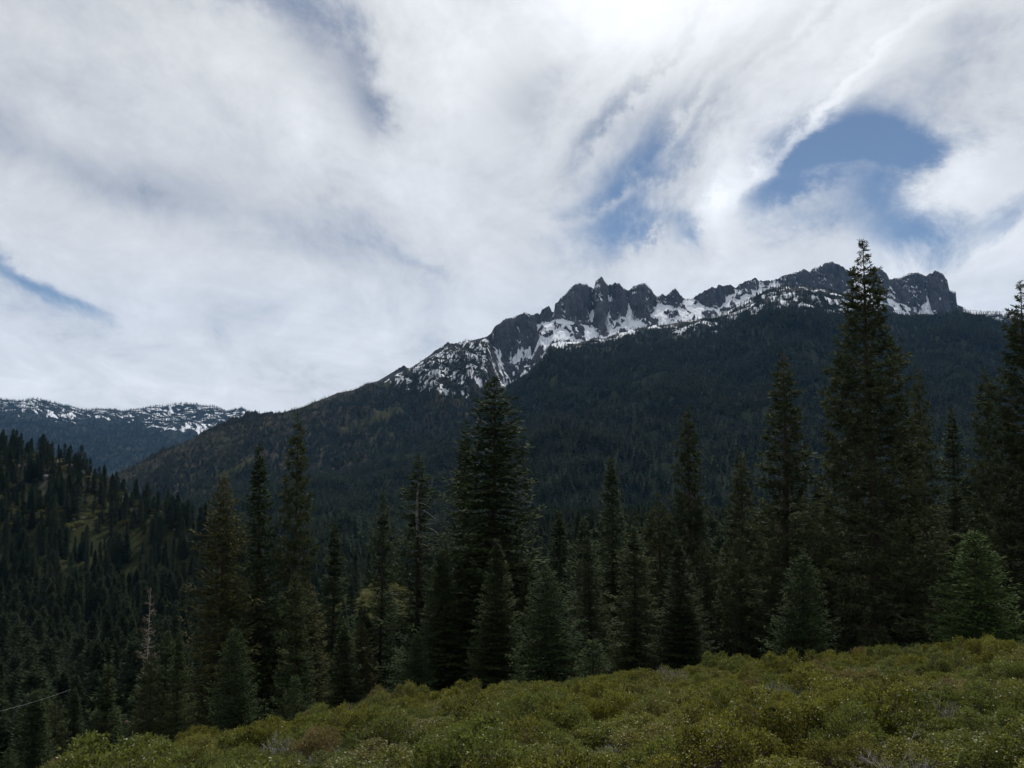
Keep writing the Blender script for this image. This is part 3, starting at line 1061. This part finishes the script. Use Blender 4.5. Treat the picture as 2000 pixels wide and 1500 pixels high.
# ------------------------------------------------------------------ the near trees, one by one
TREE_MESHES = {
    'fir_a': conifer("dense_fir", 1, 25, 4.0, 'fir', base=0.02, whorl=0.44, per=8, twig=0.21, blade=(0.36, 0.064)),
    'fir_b': conifer("narrow_fir", 2, 22, 2.6, 'spire', base=0.02, whorl=0.38, per=8, twig=0.16, blade=(0.32, 0.050)),
    'fir_c': conifer("ragged_fir", 3, 24, 3.1, 'fir', base=0.03, whorl=0.44, per=7, twig=0.18, blade=(0.34, 0.052), gaps=0.22),
    'fir_d': conifer("shaggy_fir", 23, 23, 3.4, 'spire', base=0.03, whorl=0.42, per=7, twig=0.19, blade=(0.36, 0.052), gaps=0.30),
    'pine_a': conifer("tall_pine", 4, 32, 4.3, 'pine', base=0.03, whorl=0.50, per=7, twig=0.28, blade=(0.36, 0.042)),
    'pine_b': conifer("thin_pine", 5, 24, 2.7, 'pine', base=0.06, whorl=0.50, per=6, twig=0.26, blade=(0.33, 0.038), gaps=0.16),
    'pine_c': conifer("broad_pine", 6, 18, 3.4, 'pine', base=0.03, whorl=0.50, per=6, twig=0.28, blade=(0.34, 0.040)),
    'olive': conifer("olive_conifer", 7, 22, 3.1, 'fir', base=0.02, whorl=0.42, per=8, twig=0.18, blade=(0.34, 0.050), needles=M_OLIVE),
    'young': conifer("young_fir", 8, 9, 2.9, 'spire', base=0.01, whorl=0.30, per=8, twig=0.17, blade=(0.26, 0.036), needles=M_YOUNG),
    'sapling': conifer("sapling", 9, 3, 1.0, 'spire', base=0.02, whorl=0.20, per=6, twig=0.11, blade=(0.15, 0.022), needles=M_YOUNG),
    'snag': conifer("snag", 10, 23, 2.6, 'fir', base=0.02, whorl=0.44, per=7, twig=0.19, blade=(0.34, 0.050), gaps=0.30, dead=0.12),
    'dead': conifer("dead_tree", 12, 12, 1.8, 'spire', base=0.10, whorl=0.42, per=7, dead=0.72, needles=M_RUST, bark=M_GREYWOOD),
}
print("tree faces", {k: len(v[1].polygons) + len(v[0].polygons) for k, v in TREE_MESHES.items()})
MESH_SIZE = {'fir_a': (25, 4.0), 'fir_b': (22, 2.6), 'fir_c': (24, 3.1), 'fir_d': (23, 3.4), 'pine_a': (32, 4.3), 'pine_b': (24, 2.7), 'pine_c': (18, 3.4), 'olive': (22, 3.1),
             'young': (9, 2.9), 'sapling': (3, 1.0), 'snag': (23, 2.6), 'dead': (12, 1.8)}


def add_tree(kind, x, y, h, r, name, label, group=None, rot=None, category="tree"):
    H, R = MESH_SIZE[kind]
    z = float(ground_z(x, y)) - 0.15
    root = thing(name, label, category, (x, y, z), random.uniform(0, 6.28) if rot is None else rot, (r / R, r / R, h / H), group)
    trunk, crown = TREE_MESHES[kind]
    link_obj("trunk", trunk, root)
    link_obj("crown", crown, root)
    return root


def tree_at(kind, px, top, y, r_px, name, label, group=None, rot=None):
    """tree whose tip shows at photo pixel (px, top), standing on the slope y metres ahead"""
    t, e = ray(px, top)
    x = float(t) * y
    h = float(e) * y - (float(ground_z(x, y)) - 0.15)
    return add_tree(kind, x, y, h, (1.42 if kind.startswith('pine') else 1.65) * r_px * y / F_PX, name, label, group, rot)


NEAR = [
    ('pine_a', 1688, 470, 68, 112, 'tall_pine', "tallest pine on the right, its tufted tip reaching past the crags"),
    ('pine_a', 1990, 553, 66, 95, 'tall_pine', "tall pine cut by the right edge of the picture"),
    ('fir_a', 960, 736, 72, 96, 'dense_fir', "large dense cone-shaped fir in the middle, under the left end of the crags"),
    ('fir_b', 906, 838, 80, 46, 'narrow_fir', "narrow dark fir half hidden behind the left side of the large middle fir"),
    ('pine_b', 578, 808, 76, 62, 'thin_pine', "tall slender pine with dark bare trunk showing, left of centre"),
    ('fir_b', 508, 870, 74, 50, 'narrow_fir', "dense nearly black fir between the slender pine and the olive conifer"),
    ('olive', 441, 932, 68, 66, 'olive_conifer', "olive-brown conifer left of the nearly black fir"),
    ('snag', 818, 888, 78, 58, 'half_dead_fir', "half-dead fir with a bleached bare upper trunk and crooked white branches"),
    ('fir_c', 742, 962, 92, 42, 'ragged_fir', "thin ragged fir in front of the grassy knoll"),
    ('fir_d', 655, 1022, 80, 56, 'shaggy_fir', "shaggy fir with thin pale tip right of the slender pine"),
    ('pine_b', 1350, 793, 80, 60, 'thin_pine', "slim pointed pine standing alone against the forested shoulder, right of centre"),
    ('pine_b', 1521, 690, 76, 82, 'thin_pine', "tall open-crowned pine with dark trunk left of the tallest pine"),
    ('pine_b', 1795, 716, 84, 52, 'thin_pine', "thin pine just right of the tallest pine"),
    ('fir_d', 1857, 800, 88, 52, 'shaggy_fir', "shaggy dark fir between two pines near the right edge"),
    ('pine_b', 1916, 718, 82, 56, 'thin_pine', "thin reddish-lit pine beside the pine at the right edge"),
    ('fir_b', 1195, 896, 104, 42, 'narrow_fir', "narrow fir whose tip rises highest between middle fir and slim pointed pine"),
    ('pine_c', 1288, 965, 78, 78, 'broad_pine', "bushy pale-tufted pine at the left foot of the slim pointed pine"),
    ('fir_d', 1142, 1010, 84, 62, 'shaggy_fir', "shaggy fir with drooping boughs behind the brush, right of the middle fir"),
    ('fir_b', 1092, 998, 96, 44, 'narrow_fir', "dark narrow fir close behind the right side of the large middle fir"),
    ('pine_b', 1440, 880, 92, 58, 'thin_pine', "pine half hidden left of the tall open-crowned pine"),
    ('fir_c', 1612, 930, 84, 52, 'ragged_fir', "ragged fir squeezed between the open-crowned pine and the tallest pine"),
    ('young', 1906, 1032, 50, 80, 'young_fir', "bright green young fir at the brush edge near the right side"),
    ('young', 1562, 1078, 50, 62, 'young_fir', "young blue-green fir at the brush edge below the tall open-crowned pine"),
    ('young', 1072, 1105, 52, 68, 'young_fir', "young green fir at the right foot of the large middle fir"),
    ('young', 462, 1222, 48, 52, 'young_fir', "young olive-lit fir in front of the dark trees on the left"),
    ('young', 812, 1238, 58, 40, 'young_fir', "small green fir at the brush edge below the half-dead fir"),
    ('sapling', 578, 1318, 41, 22, 'fir_sapling', "tiny green sapling standing in the brush below the slender pine"),
    ('sapling', 1155, 1246, 47, 34, 'fir_sapling', "low spreading sapling at the brush edge right of the young green fir"),
    ('dead', 293, 1150, 90, 32, 'dead_tree', "small dead tree with pale bare branches among the dark trees on the left"),
]
NEAR_POS = []
ROOTS = {}
for i, (kind, px, top, y, r_px, name, label) in enumerate(NEAR):
    o = tree_at(kind, px, top, y, r_px, name, label, rot=i * 2.4)
    NEAR_POS.append((o.location.x, o.location.y, r_px * y / F_PX))
    ROOTS[label] = o
    if label.startswith("bright green young fir"):
        crown = next(c for c in o.children if c.name.startswith("crown"))
        crown.material_slots[0].link = 'OBJECT'
        crown.material_slots[0].material = M_FRESH

# bleached top and crooked branches of the half-dead fir
snag = next(o for o in ROOTS.values() if o.name.startswith('half_dead'))
sx, sy_, sz = snag.scale
hs_ = np.linspace(17.2, 21.0, 9)
bt = Tubes()
bt.add(np.stack([0.05 * np.sin(hs_ * 1.1) + 0.01, 0.05 * np.cos(hs_ * 0.8), hs_], 1), np.linspace(0.10, 0.05, 9), 8)
link_obj("bleached_trunk", bt.mesh("bleached_trunk", M_GREYWOOD), snag)
gb = np.random.default_rng(40)
for k in range(11):
    a = gb.uniform(0, 6.28) if k > 2 else -snag.rotation_euler.z - 0.5 + 0.35 * k
    L, h0 = gb.uniform(0.5, 1.35), gb.uniform(15.5, 20.8)
    q = np.linspace(0, 1, 7)
    tb = Tubes()
    tb.add(np.stack([math.cos(a) * L * q, math.sin(a) * L * q, h0 - 0.35 * L * q + 0.5 * L * np.maximum(q - 0.45, 0) * gb.choice([-1, 1])], 1), np.linspace(0.036, 0.012, 7), 5)
    link_obj("dead_branch", tb.mesh("dead_branch", M_GREYWOOD), snag)

# the rest of the near wood
HANDLES = [(60, "pale cable"), (293, "small dead tree"), (441, "olive-brown conifer"), (508, "nearly black fir"), (578, "tall slender pine"), (742, "thin ragged fir"),
           (818, "half-dead fir"), (960, "large middle fir"), (1195, "narrow fir right of centre"), (1350, "slim pointed pine"), (1521, "open-crowned pine"),
           (1688, "tallest pine"), (1795, "thin pine beside the tallest"), (1906, "bright green young fir"), (1990, "pine at the right edge")]
gf = np.random.default_rng(77)
taken = list(NEAR_POS)
count = 0
tries = 0
while count < 290 and tries < 9000:
    tries += 1
    y = math.sqrt(gf.uniform(58 ** 2, 138 ** 2))
    t = gf.uniform(-0.80, 0.74)
    x = t * y
    edge = 47 + 0.45 * min(max(x, -40), 5)
    if y < edge + 10 + max(0, x) * 0.25:
        continue
    if any((x - a) ** 2 + (y - b) ** 2 < (0.45 * r + 1.2) ** 2 for a, b, r in taken):
        continue
    px = t * F_PX + 1000
    kind = gf.choice(['fir_a', 'fir_b', 'fir_c', 'fir_d', 'pine_b', 'pine_c', 'olive', 'young'], p=[.14, .19, .17, .14, .13, .09, .06, .08])
    h = gf.uniform(8, 21) if kind != 'young' else gf.uniform(5, 10)
    roof = np.interp(px, [-300, 0, 120, 300, 420, 560, 650, 760, 880, 1000, 1100, 1300, 1500, 1700, 1900, 2000, 2300],
                     [1010, 1110, 1060, 1090, 1060, 1040, 1085, 1085, 1060, 1010, 1000, 970, 950, 880, 850, 840, 830]) + gf.uniform(0, 100)
    tt_, e_ = ray(px, roof)
    z = float(ground_z(x, y))
    h = min(h, float(e_) * y - z)
    if h < 4:
        continue
    r = h * gf.uniform(0.17, 0.23) if kind != 'young' else h * gf.uniform(0.30, 0.40)
    names = {'fir_a': 'dense_fir', 'fir_b': 'narrow_fir', 'fir_c': 'ragged_fir', 'fir_d': 'shaggy_fir', 'pine_b': 'thin_pine', 'pine_c': 'broad_pine', 'olive': 'olive_conifer', 'young': 'young_fir'}
    words = {'fir_a': "dense fir", 'fir_b': "narrow fir", 'fir_c': "ragged fir", 'fir_d': "shaggy fir", 'pine_b': "thin pine", 'pine_c': "bushy pine",
             'olive': "olive conifer", 'young': "green fir"}
    nm = names[kind]
    hx, handle = min(HANDLES, key=lambda q: abs(q[0] - px))
    where = "left of" if px < hx - 14 else ("right of" if px > hx + 14 else ("below" if y < 76 else "behind"))
    size = "short" if h < 8.5 else ("tall" if h > 14.5 else "middling")
    label = "%s %s in the shady wood, %s the %s" % (size, words[kind], where, handle)
    add_tree(kind, x, y, h, r, nm, label, "wood: " + label)
    taken.append((x, y, r))
    count += 1
print("near wood", count)


# ------------------------------------------------------------------ brush
def brush_leaf_mat():
    """leathery leaves; the kind of shrub changes from patch to patch over the slope"""
    m, t, b, out = mat("leathery_leaves")
    info = node(t, 'ShaderNodeObjectInfo')
    rnd = N(t, info.outputs['Random'])
    tint = attr(t, 'tint')
    p1 = N(t, noise_node(t, info.outputs['Location'], 0.16, 2, 0.5).outputs['Fac'])
    p2 = N(t, noise_node(t, info.outputs['Location'], 0.45, 2, 0.5).outputs['Fac'])
    k = (tint * 0.75 + rnd * 0.45 - 0.1).clamp()
    olive = mixc(t, k, (0.026, 0.034, 0.004), (0.290, 0.275, 0.040))
    green = mixc(t, k, (0.014, 0.027, 0.006), (0.165, 0.190, 0.036))
    ruddy = mixc(t, k, (0.050, 0.034, 0.014), (0.190, 0.130, 0.060))
    col = mixc(t, (p1 * 0.7 + rnd * 0.3).smooth(0.40, 0.62), olive, green)
    col = mixc(t, (p2 * 0.6 + rnd * 0.4).smooth(0.64, 0.78) * 0.85, col, ruddy)
    t.links.new(col, b.inputs['Base Color'])
    b.inputs['Roughness'].default_value = 0.5
    b.inputs['Specular IOR Level'].default_value = 0.28
    tr = node(t, 'ShaderNodeBsdfTranslucent')
    t.links.new(col, tr.inputs[0])
    mx = node(t, 'ShaderNodeMixShader')
    mx.inputs[0].default_value = 0.38
    t.links.new(b.outputs[0], mx.inputs[1])
    t.links.new(tr.outputs[0], mx.inputs[2])
    t.links.new(mx.outputs[0], out.inputs[0])
    return m


M_LEAF = brush_leaf_mat()


def shrub(seed, width, height, leaves, stem=None):
    """round evergreen shrub -> (stems mesh, foliage mesh)"""
    g = np.random.default_rng(seed)
    st, fo = Tubes(), Blades()
    lobes = []
    n_l = g.integers(8, 12)
    for k in range(n_l):
        a = k * 2.399 + g.normal(0, 0.3)
        rr = width * 0.5 * math.sqrt((k + 0.4) / n_l) * g.uniform(0.75, 1.0)
        c = np.array([rr * math.cos(a), rr * math.sin(a), height * (0.86 - 0.45 * (rr / (width * 0.5)) ** 2) * g.uniform(0.75, 1.1)])
        lobes.append((c, g.uniform(0.17, 0.30) * width * 0.62))
        q = np.linspace(0, 1, 6)[:, None]
        foot = np.array([c[0] * 0.12, c[1] * 0.12, -0.25])
        st.add(foot + (c - foot) * q + np.array([[0, 0, 1]]) * (-0.18 * height * np.sin(np.pi * q)) + g.normal(0, 0.02, (6, 3)), np.linspace(0.022, 0.006, 6), 5)
        for j in range(5 if stem is None else 14):
            d = g.normal(0, 1, 3) + np.array([0, 0, 0.9])
            d /= np.linalg.norm(d)
            e = c + d * lobes[-1][1] * g.uniform(0.8, 1.15)
            s0 = foot + (c - foot) * g.uniform(0.6, 1.0)
            q3 = np.linspace(0, 1, 4)[:, None]
            st.add(s0 + (e - s0) * q3 + g.normal(0, 0.015, (4, 3)), np.linspace(0.008, 0.003, 4), 4)
    per = leaves // n_l
    for c, r in lobes:
        sprigs = per // 7
        d = g.normal(0, 1, (sprigs, 3)) + np.array([0, 0, 0.55])
        d /= np.linalg.norm(d, axis=1, keepdims=True)
        base = c + d * (r * g.uniform(0.62, 1.08, (sprigs, 1))) * np.array([1, 1, 0.85])
        shade = np.clip(g.normal(0.45, 0.22, sprigs), 0, 1)
        cc = np.repeat(base, 7, 0) + g.normal(0, 0.028, (sprigs * 7, 3))
        ld = np.repeat(d, 7, 0) * 0.5 + g.normal(0, 0.75, (len(cc), 3)) + np.array([0, 0, 0.55])
        fo.add(cc, ld, g.normal(0, 1, (len(cc), 3)), g.uniform(0.034, 0.056, len(cc)), g.uniform(0.011, 0.017, len(cc)),
               np.clip(np.repeat(shade, 7) + g.normal(0, 0.12, len(cc)), 0, 1))
    return st.mesh("shrub_stems", stem or M_STEM), fo.mesh("shrub_foliage", M_LEAF, 0.5)


SHRUBS = [shrub(500 + i, w, h, n, s) for i, (w, h, n, s) in enumerate(((1.6, 1.05, 6200, None), (1.4, 0.9, 5200, None), (1.8, 1.2, 7000, None), (1.3, 1.0, 4800, None), (1.5, 0.85, 900, M_GREYWOOD)))]
SHRUB_JOINED = [joined("brush_shrub", f, s) for s, f in SHRUBS]


def grow_brush():
    g = np.random.default_rng(88)
    pts = []
    cell = 1.06
    for yy in np.arange(5.0, 64, cell):
        for xx in np.arange(-0.85 * yy - 6, 0.80 * yy + 6, cell):
            x, y = xx + g.uniform(-0.4, 0.4), yy + g.uniform(-0.4, 0.4)
            edge = 47 + 0.45 * min(max(x, -40), 5)
            lim = edge + 3.0 + 2.0 * float(perlin(x / 6, y / 6, 99)) + max(0, x) * 0.16
            if y > lim or x < -34:
                continue
            pts.append((x, y))
    pts = np.array(pts)
    x, y = pts.T
    z = ground_z(x, y)
    n = len(x)
    size = g.uniform(0.66, 1.22, n) * (1 + 0.28 * fbm(x / 4, y / 4, 2, 66))
    tall = size * (0.90 + 0.55 * np.clip(fbm(x / 4.5, y / 4.5, 3, 67), -0.6, 0.9))
    tall = tall * (0.6 + 0.4 * sstep(y, 6, 13))
    kind = g.choice(5, n, p=[0.24, 0.22, 0.21, 0.22, 0.11])
    rot = g.uniform(0, 6.28, n)
    # the largest in view stand singly
    t = x / y
    low = -(z + 0.8) / y
    inview = (np.abs(t) < 0.70) & (low < 0.47)
    order = np.argsort(np.where(inview, y, 1e6))
    single = np.zeros(n, bool)
    single[order[:290]] = True
    for i in np.nonzero(single)[0]:
        hx, handle = min(HANDLES, key=lambda q: abs(q[0] - (t[i] * F_PX + 1000)))
        row = "at the bottom edge" if low[i] > 0.335 else ("just above the bottom edge" if low[i] > 0.30 else "halfway up")
        look = "tall" if tall[i] > 1.35 else ("low" if tall[i] < 0.85 else "rounded")
        look += " broad" if size[i] > 1.12 else (" small" if size[i] < 0.84 else "")
        if kind[i] == 4:
            look = "grey-twigged"
        label = "%s green shrub %s, below the %s" % (look, row, handle)
        o = thing("evergreen_shrub", label, "shrub", (x[i], y[i], z[i]), rot[i], (size[i], size[i], tall[i]), "brush: " + label)
        s, f = SHRUBS[kind[i]]
        link_obj("stems", s, o)
        link_obj("foliage", f, o)
    r = ~single
    print("brush", n, "single", single.sum())
    scatter("brush", np.stack([x, y, z], 1)[r], np.stack([size, size, tall], 1)[r], rot[r], kind[r], SHRUB_JOINED,
            "low green evergreen brush carpeting the slope as far as the trees")


grow_brush()


def knoll_brush():
    g = np.random.default_rng(91)
    x, y = g.uniform(-115, 15, 3600), g.uniform(225, 350, 3600)
    keep = (np.exp(-((x + 50) / 34) ** 2 - ((y - 335) / 60) ** 2) > 0.2) & (fbm(x / 14, y / 14, 2, 92) > 0.1)
    x, y = x[keep], y[keep]
    k = g.uniform(1.0, 2.2, len(x))
    scatter("knoll_brush", np.stack([x, y, ground_z(x, y)], 1), np.stack([k * 1.3, k * 1.3, k * 0.8], 1), g.uniform(0, 6.28, len(x)), g.integers(0, 5, len(x)), SHRUB_JOINED,
            "olive brush on the small knoll behind the half-dead fir")


knoll_brush()


def hill_brush():
    g = np.random.default_rng(93)
    y = g.uniform(330, 690, 3000)
    x = y * g.uniform(-0.75, -0.30, 3000)
    z = hill_z(x, y)
    keep = (z > ground_z(x, y)) & (y < hill_ridge_y(x / y) + 15) & (z > -50)
    x, y, z = x[keep], y[keep], z[keep]
    k = g.uniform(1.2, 3.0, len(x))
    scatter("hill_brush", np.stack([x, y, z], 1), np.stack([k * 1.2, k * 1.2, k * 0.9], 1), g.uniform(0, 6.28, len(x)), g.integers(0, 5, len(x)), SHRUB_JOINED,
            "patchy brush between the trees on the left hill")


hill_brush()


def bare_shrub_mesh(seed):
    g = np.random.default_rng(seed)
    tb = Tubes()

    def grow(p, d, L, r, depth):
        q = np.linspace(0, 1, 5)[:, None]
        bend = g.normal(0, 0.16, 3)
        pts = p + d * L * q + bend * L * q ** 2
        tb.add(pts, np.linspace(r, r * 0.55, 5), 5)
        if depth:
            for _ in range(g.integers(2, 4)):
                k = g.integers(2, 5)
                nd = d + g.normal(0, 0.55, 3) + np.array([0, 0, 0.1])
                grow(pts[k], nd / np.linalg.norm(nd), L * g.uniform(0.5, 0.75), r * 0.55, depth - 1)

    for k in range(8):
        a = k * 0.8 + g.normal(0, 0.3)
        d = np.array([math.cos(a) * 0.75, math.sin(a) * 0.75, g.uniform(0.5, 1.0)])
        grow(np.zeros(3), d / np.linalg.norm(d), g.uniform(0.40, 0.65), 0.010, 4)
    return tb.mesh("bare_shrub", M_GREYWOOD)


BARE = [bare_shrub_mesh(600 + i) for i in range(3)]
BARE_AT = [(1745, 1445, "grey leafless twigs spread over the brush at the lower right"),
           (1255, 1492, "grey leafless twigs at the bottom edge right of centre"),
           (1140, 1345, "grey bare shrub in the brush below the sapling"),
           (860, 1385, "grey bare shrub in the brush below the small green fir"),
           (700, 1455, "grey bare shrub low in the brush left of centre"),
           (1330, 1420, "grey bare shrub among green shrubs right of centre"),
           (600, 1420, "grey bare shrub in the brush below the tiny sapling"),
           (1040, 1420, "grey bare shrub in the middle of the brush"),
           (330, 1470, "grey bare shrub at the bottom left of the brush"),
           (1560, 1350, "grey bare shrub in the brush below the blue-green young fir"),
           (470, 1460, "grey bare shrub in the brush below the olive-lit young fir")]
for i, (px, py, label) in enumerate(BARE_AT):
    t_, e_ = ray(px, py)
    ys = np.linspace(7, 60, 800)
    hit = np.nonzero(ground_z(float(t_) * ys, ys) + 0.75 > float(e_) * ys)[0]
    y = float(ys[hit[0]]) if len(hit) else 30.0
    x = float(t_) * y
    o = link_obj("bare_shrub", BARE[i % 3])
    o.location = (x, y, float(ground_z(x, y)) + 0.1)
    o.rotation_euler = (0, 0, i * 1.7)
    o.scale = (0.85, 0.85, 0.75)
    o["label"] = label
    o["category"] = "shrub"
    o["group"] = "grey bare shrubs in the brush"

# ------------------------------------------------------------------ small things
M_CABLE, t_, b_, _o = mat("cable_metal")
b_.inputs['Base Color'].default_value = (0.20, 0.20, 0.21, 1)
b_.inputs['Roughness'].default_value = 0.5
ta, ea = ray(-60, 1396)
tb_, eb = ray(118, 1357)
A, B = np.array([float(ta) * 52, 52, float(ea) * 52]), np.array([float(tb_) * 66, 66, float(eb) * 66])
q = np.linspace(-0.6, 1.15, 24)[:, None]
tube = Tubes()
tube.add(A + (B - A) * q + np.array([[0, 0, 1]]) * (0.5 * (q - 0.2) ** 2 - 0.2), np.full(24, 0.008), 5)
cable = link_obj("cable", tube.mesh("cable", M_CABLE))
cable["label"] = "thin pale cable slanting across the dark trees at the lower left edge"
cable["category"] = "cable"


def boulder_mesh(seed):
    g = np.random.default_rng(seed)
    u, v = np.meshgrid(np.linspace(0, 2 * np.pi, 15)[:-1], np.linspace(0.02, np.pi - 0.02, 9))
    d = np.stack([np.sin(v) * np.cos(u), np.sin(v) * np.sin(u), np.cos(v)], -1).reshape(-1, 3)
    r = np.ones(len(d))
    for _ in range(12):
        nrm = g.normal(0, 1, 3)
        nrm /= np.linalg.norm(nrm)
        h = g.uniform(0.62, 0.85)
        dd = d @ nrm
        r = np.where(dd * r > h, h / np.maximum(dd, 1e-3), r)
    co = d * r[:, None] * np.array([1.2, 0.9, 0.8])
    idx = np.arange(9 * 14).reshape(9, 14)
    f = np.stack([idx[:-1], np.roll(idx, -1, 1)[:-1], np.roll(idx, -1, 1)[1:], idx[1:]], -1).reshape(-1, 4)
    return mesh_from("boulder", co, f, M_BOULDER)


M_BOULDER = bark_mat("boulder_rock", (0.09, 0.085, 0.078), (0.22, 0.21, 0.19), 2.0)
BOULD = [boulder_mesh(700 + i) for i in range(3)]
for i, (px, py, r) in enumerate([(62, 918, 3.0), (78, 926, 2.6), (88, 934, 3.2), (70, 938, 2.2), (98, 930, 2.0), (136, 914, 3.4), (148, 918, 2.8), (160, 926, 3.2), (152, 930, 2.2), (172, 934, 2.4)]):
    t_, e_ = ray(px, py)
    ys = np.linspace(250, 720, 1500)
    hit = np.nonzero(hill_z(float(t_) * ys, ys) + 0.5 > float(e_) * ys)[0]
    y = float(ys[hit[0]]) if len(hit) else float(hill_ridge_y(t_))
    x = float(t_) * y
    o = link_obj("boulder", BOULD[i % 3])
    o.location = (x, y, float(hill_z(np.array(x), np.array(y))) + 0.3 * r)
    o.rotation_euler = (0, 0, i * 1.3)
    o.scale = (r, r, r)
    o["label"] = "pale boulder in the open patch near the top of the left hill" if px < 120 else "dark boulder on the right shoulder of the left hill's crest"
    o["category"] = "boulder"
    o["group"] = "boulders in the hill's opening" if px < 120 else "boulders on the hill's crest"


# ------------------------------------------------------------------ haze
def build_haze():
    x0, x1, y0, y1, z0, z1 = -16500, 16500, -14500, 14500, GROUND_LOW - 1.0, 2600.0
    co = [(x, y, z) for z in (z0, z1) for y in (y0, y1) for x in (x0, x1)]
    f = [(0, 2, 3, 1), (4, 5, 7, 6), (0, 1, 5, 4), (2, 6, 7, 3), (0, 4, 6, 2), (1, 3, 7, 5)]
    me = bpy.data.meshes.new("haze")
    me.from_pydata(co, [], f)
    m = bpy.data.materials.new("haze_air")
    m.use_nodes = True
    t = m.node_tree
    t.nodes.clear()
    out = node(t, 'ShaderNodeOutputMaterial')
    v = node(t, 'ShaderNodeVolumePrincipled')
    v.inputs['Color'].default_value = (0.24, 0.52, 1.0, 1)
    v.inputs['Density'].default_value = HAZE
    v.inputs['Anisotropy'].default_value = 0.2
    t.links.new(v.outputs[0], out.inputs['Volume'])
    me.materials.append(m)
    o = link_obj("haze", me)
    o["kind"] = "stuff"
    o["label"] = "thin bluish air between the camera and the mountains"


HAZE = 1.65e-5
build_haze()
